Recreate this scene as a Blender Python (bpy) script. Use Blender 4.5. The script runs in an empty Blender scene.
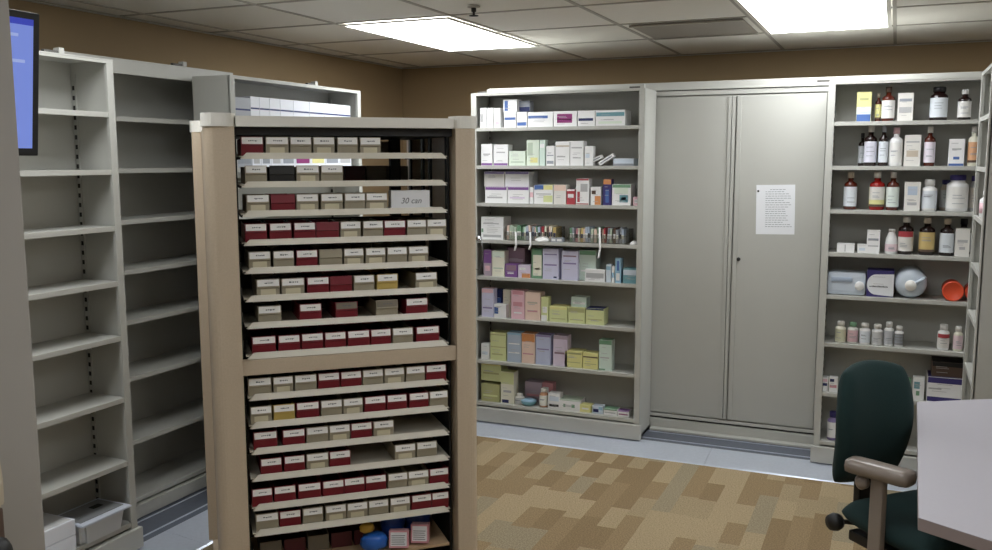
import bpy, bmesh, math, random
from mathutils import Vector, Matrix
random.seed(7)
scene = bpy.context.scene
COL = scene.collection
PI = math.pi

# ------------------------------------------------------------------ camera
cam_data = bpy.data.cameras.new('camera')
cam = bpy.data.objects.new('camera', cam_data)
COL.objects.link(cam)
FPX, PITCH, YAW, ROLL = 910.35, 0.126554, 0.412021, -0.0018388
cam_data.sensor_width = 36.0
cam_data.lens = FPX / 992.0 * 36.0
cam_data.clip_start = 0.05
fwd = Vector((-math.sin(YAW) * math.cos(PITCH), math.cos(YAW) * math.cos(PITCH), -math.sin(PITCH)))
rgt = Vector((math.cos(YAW), math.sin(YAW), 0))
upv = rgt.cross(fwd)
c_, s_ = math.cos(ROLL), math.sin(ROLL)
r2, u2 = rgt * c_ + upv * s_, upv * c_ - rgt * s_
cam.matrix_world = Matrix(((r2.x, u2.x, -fwd.x, 0), (r2.y, u2.y, -fwd.y, 0), (r2.z, u2.z, -fwd.z, 1.69), (0, 0, 0, 1)))
scene.camera = cam

# ------------------------------------------------------------------ world, exposure
world = bpy.data.worlds.new('world')
scene.world = world
world.use_nodes = True
world.node_tree.nodes['Background'].inputs[0].default_value = (0.5, 0.55, 0.6, 1)
world.node_tree.nodes['Background'].inputs[1].default_value = 0.05
scene.view_settings.view_transform = 'Standard'
scene.view_settings.look = 'None'
scene.view_settings.gamma = 1
scene.view_settings.use_curve_mapping = False
scene.view_settings.exposure = 0.08
LAMP_FRONT = 10.5      # emission of the two troffers seen in the photo
LAMP_REAR = 6.0        # the others of the room, behind and beside the camera

# ------------------------------------------------------------------ materials
def lin(c):
    return tuple(((v / 12.92) if v <= 0.04045 else ((v + 0.055) / 1.055) ** 2.4) for v in c)
def srgb(r, g, b):
    return lin((r / 255.0, g / 255.0, b / 255.0)) + (1,)
MATS = {}
def mat(name, col, rough=0.5, metal=0.0, noise=0.0, scale=40.0, bump=0.0, emit=0.0, trans=0.0, coat=0.0, spec=None, alpha=1.0):
    if name in MATS: return MATS[name]
    m = bpy.data.materials.new(name); m.use_nodes = True
    nt = m.node_tree; b = nt.nodes['Principled BSDF']
    b.inputs['Base Color'].default_value = col
    b.inputs['Roughness'].default_value = rough
    b.inputs['Metallic'].default_value = metal
    if spec is not None: b.inputs['Specular IOR Level'].default_value = spec
    if coat: b.inputs['Coat Weight'].default_value = coat
    if trans: b.inputs['Transmission Weight'].default_value = trans
    if alpha < 1: b.inputs['Alpha'].default_value = alpha
    if emit:
        b.inputs['Emission Color'].default_value = col; b.inputs['Emission Strength'].default_value = emit
    tc = nt.nodes.new('ShaderNodeTexCoord')
    nz = nt.nodes.new('ShaderNodeTexNoise'); nz.inputs['Scale'].default_value = scale
    nz.inputs['Detail'].default_value = 4
    nt.links.new(tc.outputs['Object'], nz.inputs['Vector'])
    if noise:
        mx = nt.nodes.new('ShaderNodeMix'); mx.data_type = 'RGBA'
        mx.inputs[6].default_value = tuple(v * (1 - noise) for v in col[:3]) + (1,)
        mx.inputs[7].default_value = tuple(min(1, v * (1 + noise)) for v in col[:3]) + (1,)
        nt.links.new(nz.outputs['Fac'], mx.inputs[0]); nt.links.new(mx.outputs[2], b.inputs['Base Color'])
    if bump:
        bp = nt.nodes.new('ShaderNodeBump'); bp.inputs['Strength'].default_value = bump; bp.inputs['Distance'].default_value = 0.003
        nt.links.new(nz.outputs['Fac'], bp.inputs['Height']); nt.links.new(bp.outputs['Normal'], b.inputs['Normal'])
    MATS[name] = m
    return m
STEEL = mat('painted_steel', srgb(184, 184, 178), 0.42, noise=0.03, scale=15)
STEEL_D = mat('painted_steel_door', srgb(178, 178, 172), 0.38, noise=0.03, scale=6)
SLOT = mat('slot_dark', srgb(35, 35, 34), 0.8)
ALU = mat('brushed_aluminium', srgb(214, 221, 234), 0.28, metal=0.5, noise=0.08, scale=60)
TRACK = mat('track_deck', srgb(110, 116, 130), 0.4, metal=0.4, noise=0.1, scale=30)
TAUPE = mat('taupe_laminate', srgb(192, 176, 154), 0.5, noise=0.10, scale=160)
CAPM = mat('cap_plastic', srgb(226, 224, 216), 0.4)
TRAYM = mat('tray_cream', srgb(205, 200, 186), 0.45)
BLACK = mat('black_plastic', srgb(22, 22, 23), 0.5)
INNER = mat('carousel_black', srgb(20, 19, 19), 0.6)
CEIL = mat('ceiling_tile', srgb(232, 229, 222), 0.9, noise=0.06, scale=220, bump=0.2)
CEIL_BAR = mat('ceiling_bar', srgb(172, 168, 160), 0.6)
WALLP = mat('brown_paint', srgb(152, 130, 98), 0.75, noise=0.03, scale=8)
DESKM = mat('desk_laminate', srgb(164, 161, 168), 0.5, noise=0.02, scale=90)
DESKE = mat('desk_edge', srgb(150, 138, 138), 0.5)
FABRIC = mat('green_fabric', srgb(10, 40, 40), 0.9, noise=0.25, scale=300, bump=0.3)
ARMM = mat('taupe_urethane', srgb(132, 122, 114), 0.28)
PAPER = mat('white_paper', srgb(226, 228, 232), 0.7)
INK = mat('ink', srgb(95, 98, 105), 0.7)
CHROME = mat('chrome', srgb(190, 192, 195), 0.2, metal=1.0)
BEIGEP = mat('beige_plastic', srgb(190, 178, 158), 0.45)
LENS = mat('light_lens', (0.96, 0.985, 1.0, 1), 0.5, emit=LAMP_FRONT)
LENS2 = mat('light_lens_room', (0.96, 0.985, 1.0, 1), 0.5, emit=LAMP_REAR)
BINRED = mat('bin_red', srgb(118, 20, 36), 0.42)
BINBEI = mat('bin_beige', srgb(158, 150, 130), 0.5)
BINGREY = mat('bin_grey', srgb(120, 112, 98), 0.5)
BINBLK = mat('bin_black', srgb(24, 23, 22), 0.5)
BINYEL = mat('bin_yellow', srgb(190, 165, 90), 0.5)
LABELW = mat('bin_label', srgb(240, 240, 238), 0.55)
TUBM = mat('tub_plastic', srgb(205, 206, 205), 0.35)
JUGM = mat('jug_plastic', srgb(196, 206, 218), 0.3, spec=0.5)
PAL = dict(white=(228, 230, 236), offwhite=(206, 202, 192), cream=(214, 210, 178), grey=(150, 150, 152), slate=(112, 122, 138),
    blue=(48, 92, 180), navy=(30, 40, 92), indigo=(46, 36, 122), magenta=(150, 22, 112), pink=(222, 150, 168), teal=(48, 132, 152),
    palegreen=(196, 216, 188), sage=(158, 184, 150), mint=(176, 208, 190), yellow=(222, 214, 88), lime=(198, 208, 104),
    olive=(158, 158, 66), tan=(176, 154, 122), paleblue=(176, 196, 218), purple=(120, 60, 150), violet=(98, 72, 156), lilac=(196, 172, 208),
    lavender=(178, 176, 220), periwinkle=(156, 168, 216), steelblue=(140, 164, 196), sky=(96, 164, 206), mauve=(150, 120, 146),
    plum=(116, 70, 98), rose=(206, 96, 112), red=(196, 40, 52), redwhite=(200, 70, 60), peach=(228, 180, 152), orange=(226, 130, 56),
    brown=(92, 66, 50), black=(24, 24, 26), green=(64, 140, 84), gold=(206, 160, 44), darkglass=(34, 18, 16), amber=(84, 34, 22),
    redglass=(150, 26, 22), amberlight=(190, 120, 70))
def pal(k, light=None):
    dark = 'glass' in k or k in ('amber', 'navy', 'black', 'indigo', 'red', 'orange', 'magenta', 'purple', 'brown', 'blue', 'amberlight')
    if light is None: light = 0 if dark else .22
    rgb = PAL[k]; g_ = sum(rgb) / 3.0; f_ = .64 if 'glass' not in k and k not in ('amber', 'navy', 'black') else 1.0
    rgb = tuple(min(235, (g_ + (v - g_) * f_) * (1.09 if f_ < 1 else 1)) for v in rgb)
    if light: rgb = tuple(v + (236 - v) * light for v in rgb)
    r = 0.15 if 'glass' in k or k == 'amber' else 0.5
    return mat('print_' + k + ('_%d' % (light * 100) if light else ''), srgb(*rgb), r)

# ------------------------------------------------------------------ mesh helpers
class MB:
    """collects shapes with their materials; build() links them as ONE mesh object"""
    def __init__(self): self.bm = bmesh.new(); self.mats = []
    def mi(self, m):
        if m not in self.mats: self.mats.append(m)
        return self.mats.index(m)
    def faces_from(self, vs, fs, m, smooth=False):
        i = self.mi(m); bv = [self.bm.verts.new(v) for v in vs]
        for f in fs:
            try: fc = self.bm.faces.new([bv[k] for k in f])
            except ValueError: continue
            fc.material_index = i; fc.smooth = smooth
        return bv
    def box(self, x0, x1, y0, y1, z0, z1, m, M=None, bev=0.0):
        if bev > 0:
            t = bmesh.new(); bmesh.ops.create_cube(t, size=1)
            for v in t.verts: v.co = Vector(((x0 + x1) / 2 + v.co.x * (x1 - x0), (y0 + y1) / 2 + v.co.y * (y1 - y0), (z0 + z1) / 2 + v.co.z * (z1 - z0)))
            bmesh.ops.bevel(t, geom=t.edges[:], offset=bev, segments=2, affect='EDGES', profile=0.7)
            t.verts.ensure_lookup_table()
            for k, v in enumerate(t.verts): v.index = k
            vs = [v.co.copy() for v in t.verts]; fs = [[v.index for v in f.verts] for f in t.faces]; t.free()
        else:
            vs = [Vector(p) for p in ((x0, y0, z0), (x1, y0, z0), (x1, y1, z0), (x0, y1, z0), (x0, y0, z1), (x1, y0, z1), (x1, y1, z1), (x0, y1, z1))]
            fs = [(0, 3, 2, 1), (4, 5, 6, 7), (0, 1, 5, 4), (1, 2, 6, 5), (2, 3, 7, 6), (3, 0, 4, 7)]
        if M: vs = [M @ v for v in vs]
        self.faces_from(vs, fs, m)
        return self
    def prism(self, pts, z0, z1, m, M=None):       # polygon in xy (counter-clockwise), extruded in z
        n = len(pts)
        vs = [Vector((p[0], p[1], z0)) for p in pts] + [Vector((p[0], p[1], z1)) for p in pts]
        if M: vs = [M @ v for v in vs]
        fs = [tuple(range(n - 1, -1, -1)), tuple(range(n, 2 * n))] + [(i, (i + 1) % n, n + (i + 1) % n, n + i) for i in range(n)]
        self.faces_from(vs, fs, m); return self
    def lathe(self, prof, m, M=None, n=20, sx=1.0, sy=1.0):    # prof: (radius, z)
        vs = []; fs = []
        for r, z in prof:
            for k in range(n):
                a = 2 * PI * k / n; vs.append(Vector((r * sx * math.cos(a), r * sy * math.sin(a), z)))
        if M: vs = [M @ v for v in vs]
        for i in range(len(prof) - 1):
            for k in range(n):
                k2 = (k + 1) % n
                fs.append((i * n + k, i * n + k2, (i + 1) * n + k2, (i + 1) * n + k))
        fs.append(tuple(range(n - 1, -1, -1))); fs.append(tuple((len(prof) - 1) * n + k for k in range(n)))
        self.faces_from(vs, fs, m, True); return self
    def tube(self, pts, r, m, n=8):
        pts = [Vector(p) for p in pts]; vs = []; fs = []
        rs = r if isinstance(r, (list, tuple)) else [r] * len(pts)
        ref = Vector((0, 0, 1))
        for i, p in enumerate(pts):
            d = (pts[min(i + 1, len(pts) - 1)] - pts[max(i - 1, 0)]).normalized()
            q = ref if abs(d.dot(ref)) < 0.95 else Vector((1, 0, 0))
            a = d.cross(q).normalized(); b = d.cross(a)
            for k in range(n):
                t = 2 * PI * k / n; vs.append(p + (a * math.cos(t) + b * math.sin(t)) * rs[i])
        for i in range(len(pts) - 1):
            for k in range(n):
                k2 = (k + 1) % n
                fs.append((i * n + k, i * n + k2, (i + 1) * n + k2, (i + 1) * n + k))
        fs.append(tuple(range(n - 1, -1, -1))); fs.append(tuple((len(pts) - 1) * n + k for k in range(n)))
        self.faces_from(vs, fs, m, True); return self
    def build(self, name, parent=None, loc=(0, 0, 0), rot=(0, 0, 0), smooth_angle=None, mods=()):
        bmesh.ops.recalc_face_normals(self.bm, faces=self.bm.faces[:])
        me = bpy.data.meshes.new(name)
        for m in self.mats: me.materials.append(m)
        if smooth_angle:
            for e in self.bm.edges:
                if len(e.link_faces) == 2 and e.calc_face_angle(0) > smooth_angle: e.smooth = False
        self.bm.to_mesh(me); self.bm.free()
        o = bpy.data.objects.new(name, me); COL.objects.link(o)
        o.location = loc; o.rotation_euler = rot
        if parent: o.parent = parent
        return o
SM = math.radians(35)
def tag(o, label=None, cat=None, group=None, kind=None):
    if label: o['label'] = label
    if cat: o['category'] = cat
    if group: o['group'] = group
    if kind: o['kind'] = kind
    return o
def thing(name, label, cat, loc=(0, 0, 0), rz=0, group=None):
    o = bpy.data.objects.new(name, None); COL.objects.link(o); o.empty_display_size = 0.1
    o.location = loc; o.rotation_euler = (0, 0, rz)
    return tag(o, label, cat, group)
def struct(name, mb):
    return tag(mb.build(name), kind='structure')
def copy_tree(o, parent=None):
    c = o.copy(); COL.objects.link(c); c.parent = parent
    for ch in list(o.children): copy_tree(ch, c)
    return c

# ------------------------------------------------------------------ room shell
XL, XR, YB, YF, H = -3.62, 2.7, 6.44, -2.2, 2.41
def carpet():
    m = bpy.data.materials.new('carpet_planks'); m.use_nodes = True
    nt = m.node_tree; N = nt.nodes; L = nt.links; b = N['Principled BSDF']
    b.inputs['Roughness'].default_value = 0.95; b.inputs['Specular IOR Level'].default_value = 0.15
    tc = N.new('ShaderNodeTexCoord'); sp = N.new('ShaderNodeSeparateXYZ'); L.new(tc.outputs['Object'], sp.inputs[0])
    def M(op, a, bb=None, c=None):
        n = N.new('ShaderNodeMath'); n.operation = op
        for i, v in enumerate((a, bb, c)):
            if v is None: continue
            if isinstance(v, (int, float)): n.inputs[i].default_value = v
            else: L.new(v, n.inputs[i])
        return n.outputs[0]
    col = M('FLOOR', M('DIVIDE', sp.outputs[0], 0.092))
    wn = N.new('ShaderNodeTexWhiteNoise'); wn.noise_dimensions = '1D'; L.new(col, wn.inputs['W'])
    yy = M('ADD', M('DIVIDE', sp.outputs[1], 0.25), M('MULTIPLY', wn.outputs['Value'], 5.0))
    row = M('FLOOR', yy)
    cb = N.new('ShaderNodeCombineXYZ'); L.new(col, cb.inputs[0]); L.new(row, cb.inputs[1])
    w2 = N.new('ShaderNodeTexWhiteNoise'); w2.noise_dimensions = '2D'; L.new(cb.outputs[0], w2.inputs['Vector'])
    cr = N.new('ShaderNodeValToRGB'); cr.color_ramp.interpolation = 'CONSTANT'
    cols = [(0, (164, 146, 116)), (0.27, (144, 124, 94)), (0.5, (157, 140, 111)), (0.66, (148, 136, 112)), (0.84, (136, 116, 87))]
    e = cr.color_ramp.elements
    e[0].position = 0; e[0].color = srgb(*cols[0][1]); e[1].position = cols[1][0]; e[1].color = srgb(*cols[1][1])
    for p, c in cols[2:]:
        q = e.new(p); q.color = srgb(*c)
    L.new(w2.outputs['Value'], cr.inputs[0])
    nz = N.new('ShaderNodeTexNoise'); nz.inputs['Scale'].default_value = 150; nz.inputs['Detail'].default_value = 6
    L.new(tc.outputs['Object'], nz.inputs['Vector'])
    mx = N.new('ShaderNodeMix'); mx.data_type = 'RGBA'; mx.blend_type = 'MULTIPLY'; mx.inputs[0].default_value = 1.0
    r2_ = N.new('ShaderNodeValToRGB'); r2_.color_ramp.elements[0].position = 0.36; r2_.color_ramp.elements[0].color = (0.74, 0.74, 0.74, 1)
    r2_.color_ramp.elements[1].position = 0.64; r2_.color_ramp.elements[1].color = (1.2, 1.2, 1.2, 1)
    L.new(nz.outputs['Fac'], r2_.inputs[0]); L.new(cr.outputs[0], mx.inputs[6]); L.new(r2_.outputs[0], mx.inputs[7])
    L.new(mx.outputs[2], b.inputs['Base Color'])
    bp = N.new('ShaderNodeBump'); bp.inputs['Strength'].default_value = 0.4; bp.inputs['Distance'].default_value = 0.003
    L.new(nz.outputs['Fac'], bp.inputs['Height']); L.new(bp.outputs[0], b.inputs['Normal'])
    return m
struct('floor', MB().box(XL - .1, XR + .1, YF - .1, YB + .1, -.1, 0, carpet()))
struct('ceiling', MB().box(XL - .1, XR + .1, YF - .1, YB + .1, H, H + .1, CEIL))
struct('wall_left', MB().box(XL - .1, XL, YF - .1, YB + .1, 0, H, WALLP))
WALL_BOUNCE = mat('offwhite_bounce', srgb(224, 220, 210), 0.8)  # unseen walls, made off-white to bounce more light into the room
struct('wall_right', MB().box(XR, XR + .1, YF - .1, YB + .1, 0, H, WALL_BOUNCE))
struct('wall_back', MB().box(XL, XR, YB, YB + .1, 0, H, WALLP))
struct('wall_front', MB().box(XL, XR, YF - .1, YF, 0, H, WALL_BOUNCE))
GX = [-3.455, -2.775, -2.095, -1.41, -.725, -.045, .635, 1.32, 2.0]
GY = [-1.70, -1.05, -.39, .26, .92, 1.58, 2.24, 2.90, 3.56, 4.22, 4.88, 5.54]
g = MB()
for x in GX: g.box(x - .009, x + .009, YF, YB, H - .005, H, CEIL_BAR)
for y in GY: g.box(XL, XR, y - .009, y + .009, H - .0045, H, CEIL_BAR)
struct('trim_1', g)
tm = MB()
tm.box(XL, XL + .02, YF, YB, H - .012, H - .0055, CEIL_BAR); tm.box(XL, XR, YB - .02, YB, H - .012, H - .0055, CEIL_BAR)
struct('trim_2', tm)

def troffer(ix, iy, lens, label, group=None):
    x0, x1 = GX[ix] + .016, GX[ix + 1] - .016
    y0, y1 = GY[iy] + .016, GY[iy + 2] - .016
    t = thing('ceiling_light', label, 'ceiling light', ((x0 + x1) / 2, (y0 + y1) / 2, H), group=group)
    cx, cy = (x0 + x1) / 2, (y0 + y1) / 2; a, b = (x1 - x0) / 2, (y1 - y0) / 2
    f = MB(); w = .02
    for (p, q, r, s) in ((-a, a, -b, -b + w), (-a, a, b - w, b), (-a, -a + w, -b + w, b - w), (a - w, a, -b + w, b - w)):
        f.box(p, q, r, s, -.014, -.0055, CAPM)
    f.build('frame', t)
    MB().box(-a + w, a - w, -b + w, b - w, -.012, -.007, lens).build('diffuser', t)
    return t
troffer(1, 9, LENS, 'glowing rectangular ceiling light over the room corner above the beige carousel')
troffer(4, 9, LENS, 'glowing rectangular ceiling light above the grey two-door cabinet')
for k, (i, j) in enumerate([(1, 5), (4, 5), (1, 1), (4, 1), (7, 9), (7, 5)]):
    troffer(i, j, LENS2, 'rectangular ceiling light of the room out of the photo, behind or beside the camera', 'ceiling lights out of view')
t = thing('ceiling_vent', 'dull grey narrow air vent panel in the ceiling between the two lights', 'ceiling vent', (-1.06, 5.2, H))
MB().box(-.30, .30, -.29, .29, -.009, -.006, mat('vent_panel', srgb(150, 144, 136), 0.6)).build('panel', t)
v = MB()
for yy in (-.29, .27): v.box(-.30, .30, yy, yy + .02, -.016, -.0095, CEIL_BAR)
v.build('rim', t)
t = thing('fire_sprinkler', 'small dark sprinkler head hanging from the ceiling beside the corner light', 'sprinkler', (-1.86, 4.0, H))
MB().lathe([(.001, -.006), (.03, -.006), (.03, -.011), (.012, -.014)], CEIL_BAR).build('escutcheon', t)
MB().lathe([(.012, -.012), (.012, -.03), (.006, -.034), (.006, -.046)], BLACK, n=12).build('body', t)
MB().lathe([(.003, -.046), (.022, -.048), (.022, -.051), (.003, -.052)], BLACK, n=16).build('deflector', t)

# ------------------------------------------------------------------ shelving
SZ = {1: 1.88, 2: 1.65, 3: 1.42, 4: 1.192, 5: .962, 6: .70, 7: .425, 8: .153}
def shelf_unit(name, label, cat, loc, rz, w, d, z0=.034, ztop=2.09, zs=None, header=0.0, slots=True, deck=True, kick_out=.012, post=.034, group=None, panels=True):
    """local frame: x along the front, y into the unit, front at y = 0"""
    t = thing(name, label, cat, loc, rz, group)
    a = w / 2
    zs = zs or SZ
    for s in (-1, 1):
        f = MB()
        x0, x1 = (-a, -a + .016) if s < 0 else (a - .016, a)
        f.box(x0, x1, .004, d, z0, ztop - .006, STEEL)
        px0, px1 = (-a, -a + post) if s < 0 else (a - post, a)
        f.box(px0, px1, -.003, .012, z0, ztop - .002, STEEL, bev=.002)
        f.build('side_panel', t)
        if slots:
            q = MB()
            for yy in (d - .026,):
                xs = (-a + .016, -a + .021) if s < 0 else (a - .021, a - .016)
                q.box(xs[0], xs[1], yy - .012, yy + .012, z0 + .1, ztop - .05, STEEL)
                z = z0 + .14
                while z < ztop - .08:
                    e = (-a + .0205, -a + .0222) if s < 0 else (a - .0222, a - .0205)
                    q.box(e[0], e[1], yy - .006, yy + .006, z, z + .018, SLOT); z += .040
            q.build('slotted_standard', t)
    MB().box(-a + .016, a - .016, d - .012, d, z0, ztop - .006, STEEL).build('back_panel', t)
    b = MB()
    if False:
        for s in (-1, 1):
            xx = s * (a - .05)
            b.box(xx - .014, xx + .014, d - .016, d - .012, z0 + .1, ztop - .05, STEEL)
            z = z0 + .14
            while z < ztop - .08:
                b.box(xx - .004, xx + .004, d - .0172, d - .0158, z, z + .016, SLOT); z += .038
        b.build('slotted_standard', t)
    MB().box(-a, a, -.004, d, ztop - .006, ztop, STEEL, bev=.002).box(-a + post, a - post, -.003, .01, ztop - .016 - header, ztop - .006, STEEL).build('top_panel', t)
    for k, z in zs.items():
        s = MB()
        s.box(-a + .022, a - .022, .002, d - .018, z - .006, z, STEEL)
        s.box(-a + .024, a - .024, 0, .006, z - .020, z + .001, STEEL, bev=.0015)
        s.box(-a + .026, a - .026, .006, .016, z - .020, z - .017, STEEL)
        s.build('shelf', t)
    zl = min(zs.values()) - .03
    k = MB(); k.box(-a - kick_out, a + kick_out, -.02, .012, z0, zl, STEEL, bev=.003); k.box(-a, a, .012, d, z0, z0 + .02, STEEL)
    k.build('plinth', t)
    return t
# ramps and deck of the sliding tracks
YFR, XFR = 5.15, -2.92
tr = thing('track_platform', 'silver metal track ramp along the floor before the back shelves', 'floor track', (0, YFR, 0))
pts = [(-.22, .001), (-.21, .006), (.02, .03), (.02, .0)]
m = MB()
def ramp(mb, a0, a1, mtl):      # profile in (y,z), swept along x
    vs = [Vector((x, p[0], p[1])) for x in (a0, a1) for p in pts]
    mb.faces_from(vs, [(0, 1, 2, 3), (7, 6, 5, 4), (0, 4, 5, 1), (1, 5, 6, 2), (2, 6, 7, 3), (3, 7, 4, 0)], mtl)
ramp(m, -2.70, -.90, ALU); m.build('ramp', tr)
m = MB(); ramp(m, -.898, 1.6, ALU); m.build('ramp', tr)
MB().box(-2.92, 1.6, .02, .60, .0, .03, TRACK).build('deck', tr)
rl = MB()
for yy in (.06, .20, .33, .52): rl.box(-2.92, 1.6, yy, yy + .008, .03, .0335, ALU)
rl.build('rail', tr)
tl = thing('track_platform', 'silver metal track ramp along the floor before the left-hand shelves', 'floor track', (XFR, 0, 0), PI / 2)
m = MB(); ramp(m, -.6, 3.0, ALU); m.build('ramp', tl)
m = MB(); ramp(m, 3.002, 4.93, ALU); m.build('ramp', tl)
MB().box(-.6, 5.148, .02, .62, .0, .03, TRACK).build('deck', tl)
rl = MB()
for yy in (.06, .20, .33, .52): rl.box(-.6, 5.148, yy, yy + .008, .03, .0335, ALU)
rl.build('rail', tl)

# back wall, front row
UA = shelf_unit('shelf_unit', 'open grey steel shelf unit of mixed medicine cartons left of the two-door cabinet', 'shelf unit', ((-2.415 - 1.325) / 2, YFR, 0), 0, 1.09, .26)
UC = shelf_unit('shelf_unit', 'open grey steel shelf unit of medicine bottles right of the two-door cabinet', 'shelf unit', ((-.345 + .745) / 2, YFR, 0), 0, 1.09, .26)
# right: unit standing across in front of the right end
UD = shelf_unit('shelf_unit', 'open grey steel shelf unit seen edge-on at the right edge of the photo', 'shelf unit', (.352, 4.675, 0), -PI / 2, .55, .30)
# left wall, front row
UL = shelf_unit('shelf_unit', 'empty grey steel shelf unit nearest the hanging screen on the left', 'shelf unit', (XFR, (2.819 + 1.754) / 2, 0), PI / 2, 1.065, .225)
U3 = shelf_unit('shelf_unit', 'grey steel shelf unit with white binders on top behind the beige carousel', 'shelf unit', (XFR, (3.527 + 4.685) / 2, 0), PI / 2, 1.158, .225, zs={k: v for k, v in SZ.items() if k != 1})
# back row, left wall: unit seen in the gap
SZL = dict(SZ); SZL[7] = .40; SZL[8] = .125
U2 = shelf_unit('shelf_unit', 'empty dark recessed grey steel shelf unit between the two left-hand units', 'shelf unit', (-3.17, 3.33, 0), PI / 2, 1.05, .26, ztop=2.135, zs=SZL, header=.05, post=.05, kick_out=0)
# tabs on top of the units
def top_tab(loc, rz, label):
    t = thing('stop_bracket', label, 'bracket', loc, rz, None)
    MB().box(-.012, .012, 0, .03, 0, .022, STEEL, bev=.002).build('clip', t)
    MB().box(-.075, -.013, .004, .02, 0, .01, mat('bracket_dark', srgb(90, 88, 84), .6)).build('slide', t)
top_tab((-2.30, 5.155, 2.0905), 0, 'small grey clip on the top left corner of the medicine carton unit')
top_tab((-1.345, 5.155, 2.0905), 0, 'small grey clip on the top right corner of the medicine carton unit')
top_tab((-.33, 5.155, 2.0905), 0, 'small grey clip on the top left corner of the medicine bottle unit')
top_tab((XFR - .005, 2.58, 2.0905), PI / 2, 'small grey clip on top of the empty unit by the screen')
top_tab((-3.16, 3.50, 2.1355), PI / 2, 'small grey clip on top of the recessed empty unit')
top_tab((XFR - .005, 4.25, 2.0905), PI / 2, 'small grey clip on top of the unit with white binders')

# two-door cabinet in the back row
cb = thing('storage_cabinet', 'tall grey steel cabinet with two plain doors between the open back units', 'cabinet', (-.855, 5.43, 0))
W2 = .56
MB().box(-W2, W2, .022, .42, .034, 2.085, STEEL).build('body', cb)
MB().box(-W2, W2, -.004, .42, 2.06, 2.0855, STEEL).build('header', cb)
MB().box(-W2, W2, -.015, .02, .034, .098, STEEL, bev=.003).build('plinth', cb)
MB().box(-.46, .50, -.065, -.017, .034, .047, STEEL, bev=.003).build('carriage', cb)
MB().box(-W2, W2, .008, .02, .0985, .1095, SLOT).build('gap_shade_strip', cb)  # dark strip stands in for the shade in the gap below the doors
MB().box(-W2, W2, -.006, .02, .110, .128, STEEL, bev=.003).build('sill', cb)
tr_ = thing('top_rail', 'long grey steel rail along the top of the back row of units', 'rail', (-.82, 5.425, 2.0915))
MB().box(-1.6, 1.56, 0, .40, 0, .046, STEEL, bev=.003).build('beam', tr_)
MB().box(-1.6, 1.56, -.006, -.0005, .0, .006, STEEL).build('lower_flange', tr_)
def door_mesh(x0, x1, fl, fr):
    d = MB(); d.box(x0, x1, -.002, .02, .136, 2.052, STEEL_D, bev=.003)
    if fl: d.box(x0 + .004, x0 + .028, -.010, -.002, .138, 2.05, STEEL_D, bev=.002)
    if fr:
        d.box(x1 - .042, x1 - .023, -.010, -.002, .138, 2.05, STEEL_D, bev=.002); d.box(x1 - .019, x1 - .004, -.010, -.002, .138, 2.05, STEEL_D, bev=.002)
        d.box(x1 - .0229, x1 - .0191, -.003, -.0021, .138, 2.05, SLOT)  # dark fill paints the shade inside the groove
    return d
door_mesh(-.50, -.008, 0, 1).build('door', cb)
dr = door_mesh(-.003, .485, 1, 0).build('door', cb)
MB().lathe([(.011, 0), (.011, .006), (.008, .008)], BLACK, M=Matrix.Translation((.035, -.010, 1.107)) @ Matrix.Rotation(PI / 2, 4, 'X'), n=14).build('lock', dr)
for s in (-1, 1): MB().box(*((-W2, -.503) if s < 0 else (.488, W2)), -.004, .02, .11, 2.059, STEEL, bev=.002).build('frame_post', cb)
# the notice
nt_ = thing('notice_sheet', 'white printed notice sheet taped to the right door of the two-door cabinet', 'paper', (-.624, 5.4275, 1.40))
pm = MB(); pm.box(-.107, .107, -.0008, 0, -.142, .142, PAPER, M=Matrix.Rotation(math.radians(-1.2), 4, 'Y')); pm.build('sheet', nt_)
ln = MB(); random.seed(3)
Mr = Matrix.Rotation(math.radians(-1.2), 4, 'Y')
z = .115; first = True
while z > -.105:
    x = -.03 if first else -.055
    end = .05 if first else .055 + random.uniform(-.02, .03)
    while x < end:
        wd = random.uniform(.008, .02); ln.box(x, x + wd, -.0013, -.0009, z - .0011, z + .0011, INK, M=Mr); x += wd + .004
    z -= .0125; first = False
ln.build('printed_text', nt_)
MB().lathe([(.006, 0), (.006, .004), (.001, .006)], SLOT, M=Matrix.Translation((-.098, -.0009, .105)) @ Matrix.Rotation(PI / 2, 4, 'X'), n=10).build('magnet', nt_)

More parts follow.
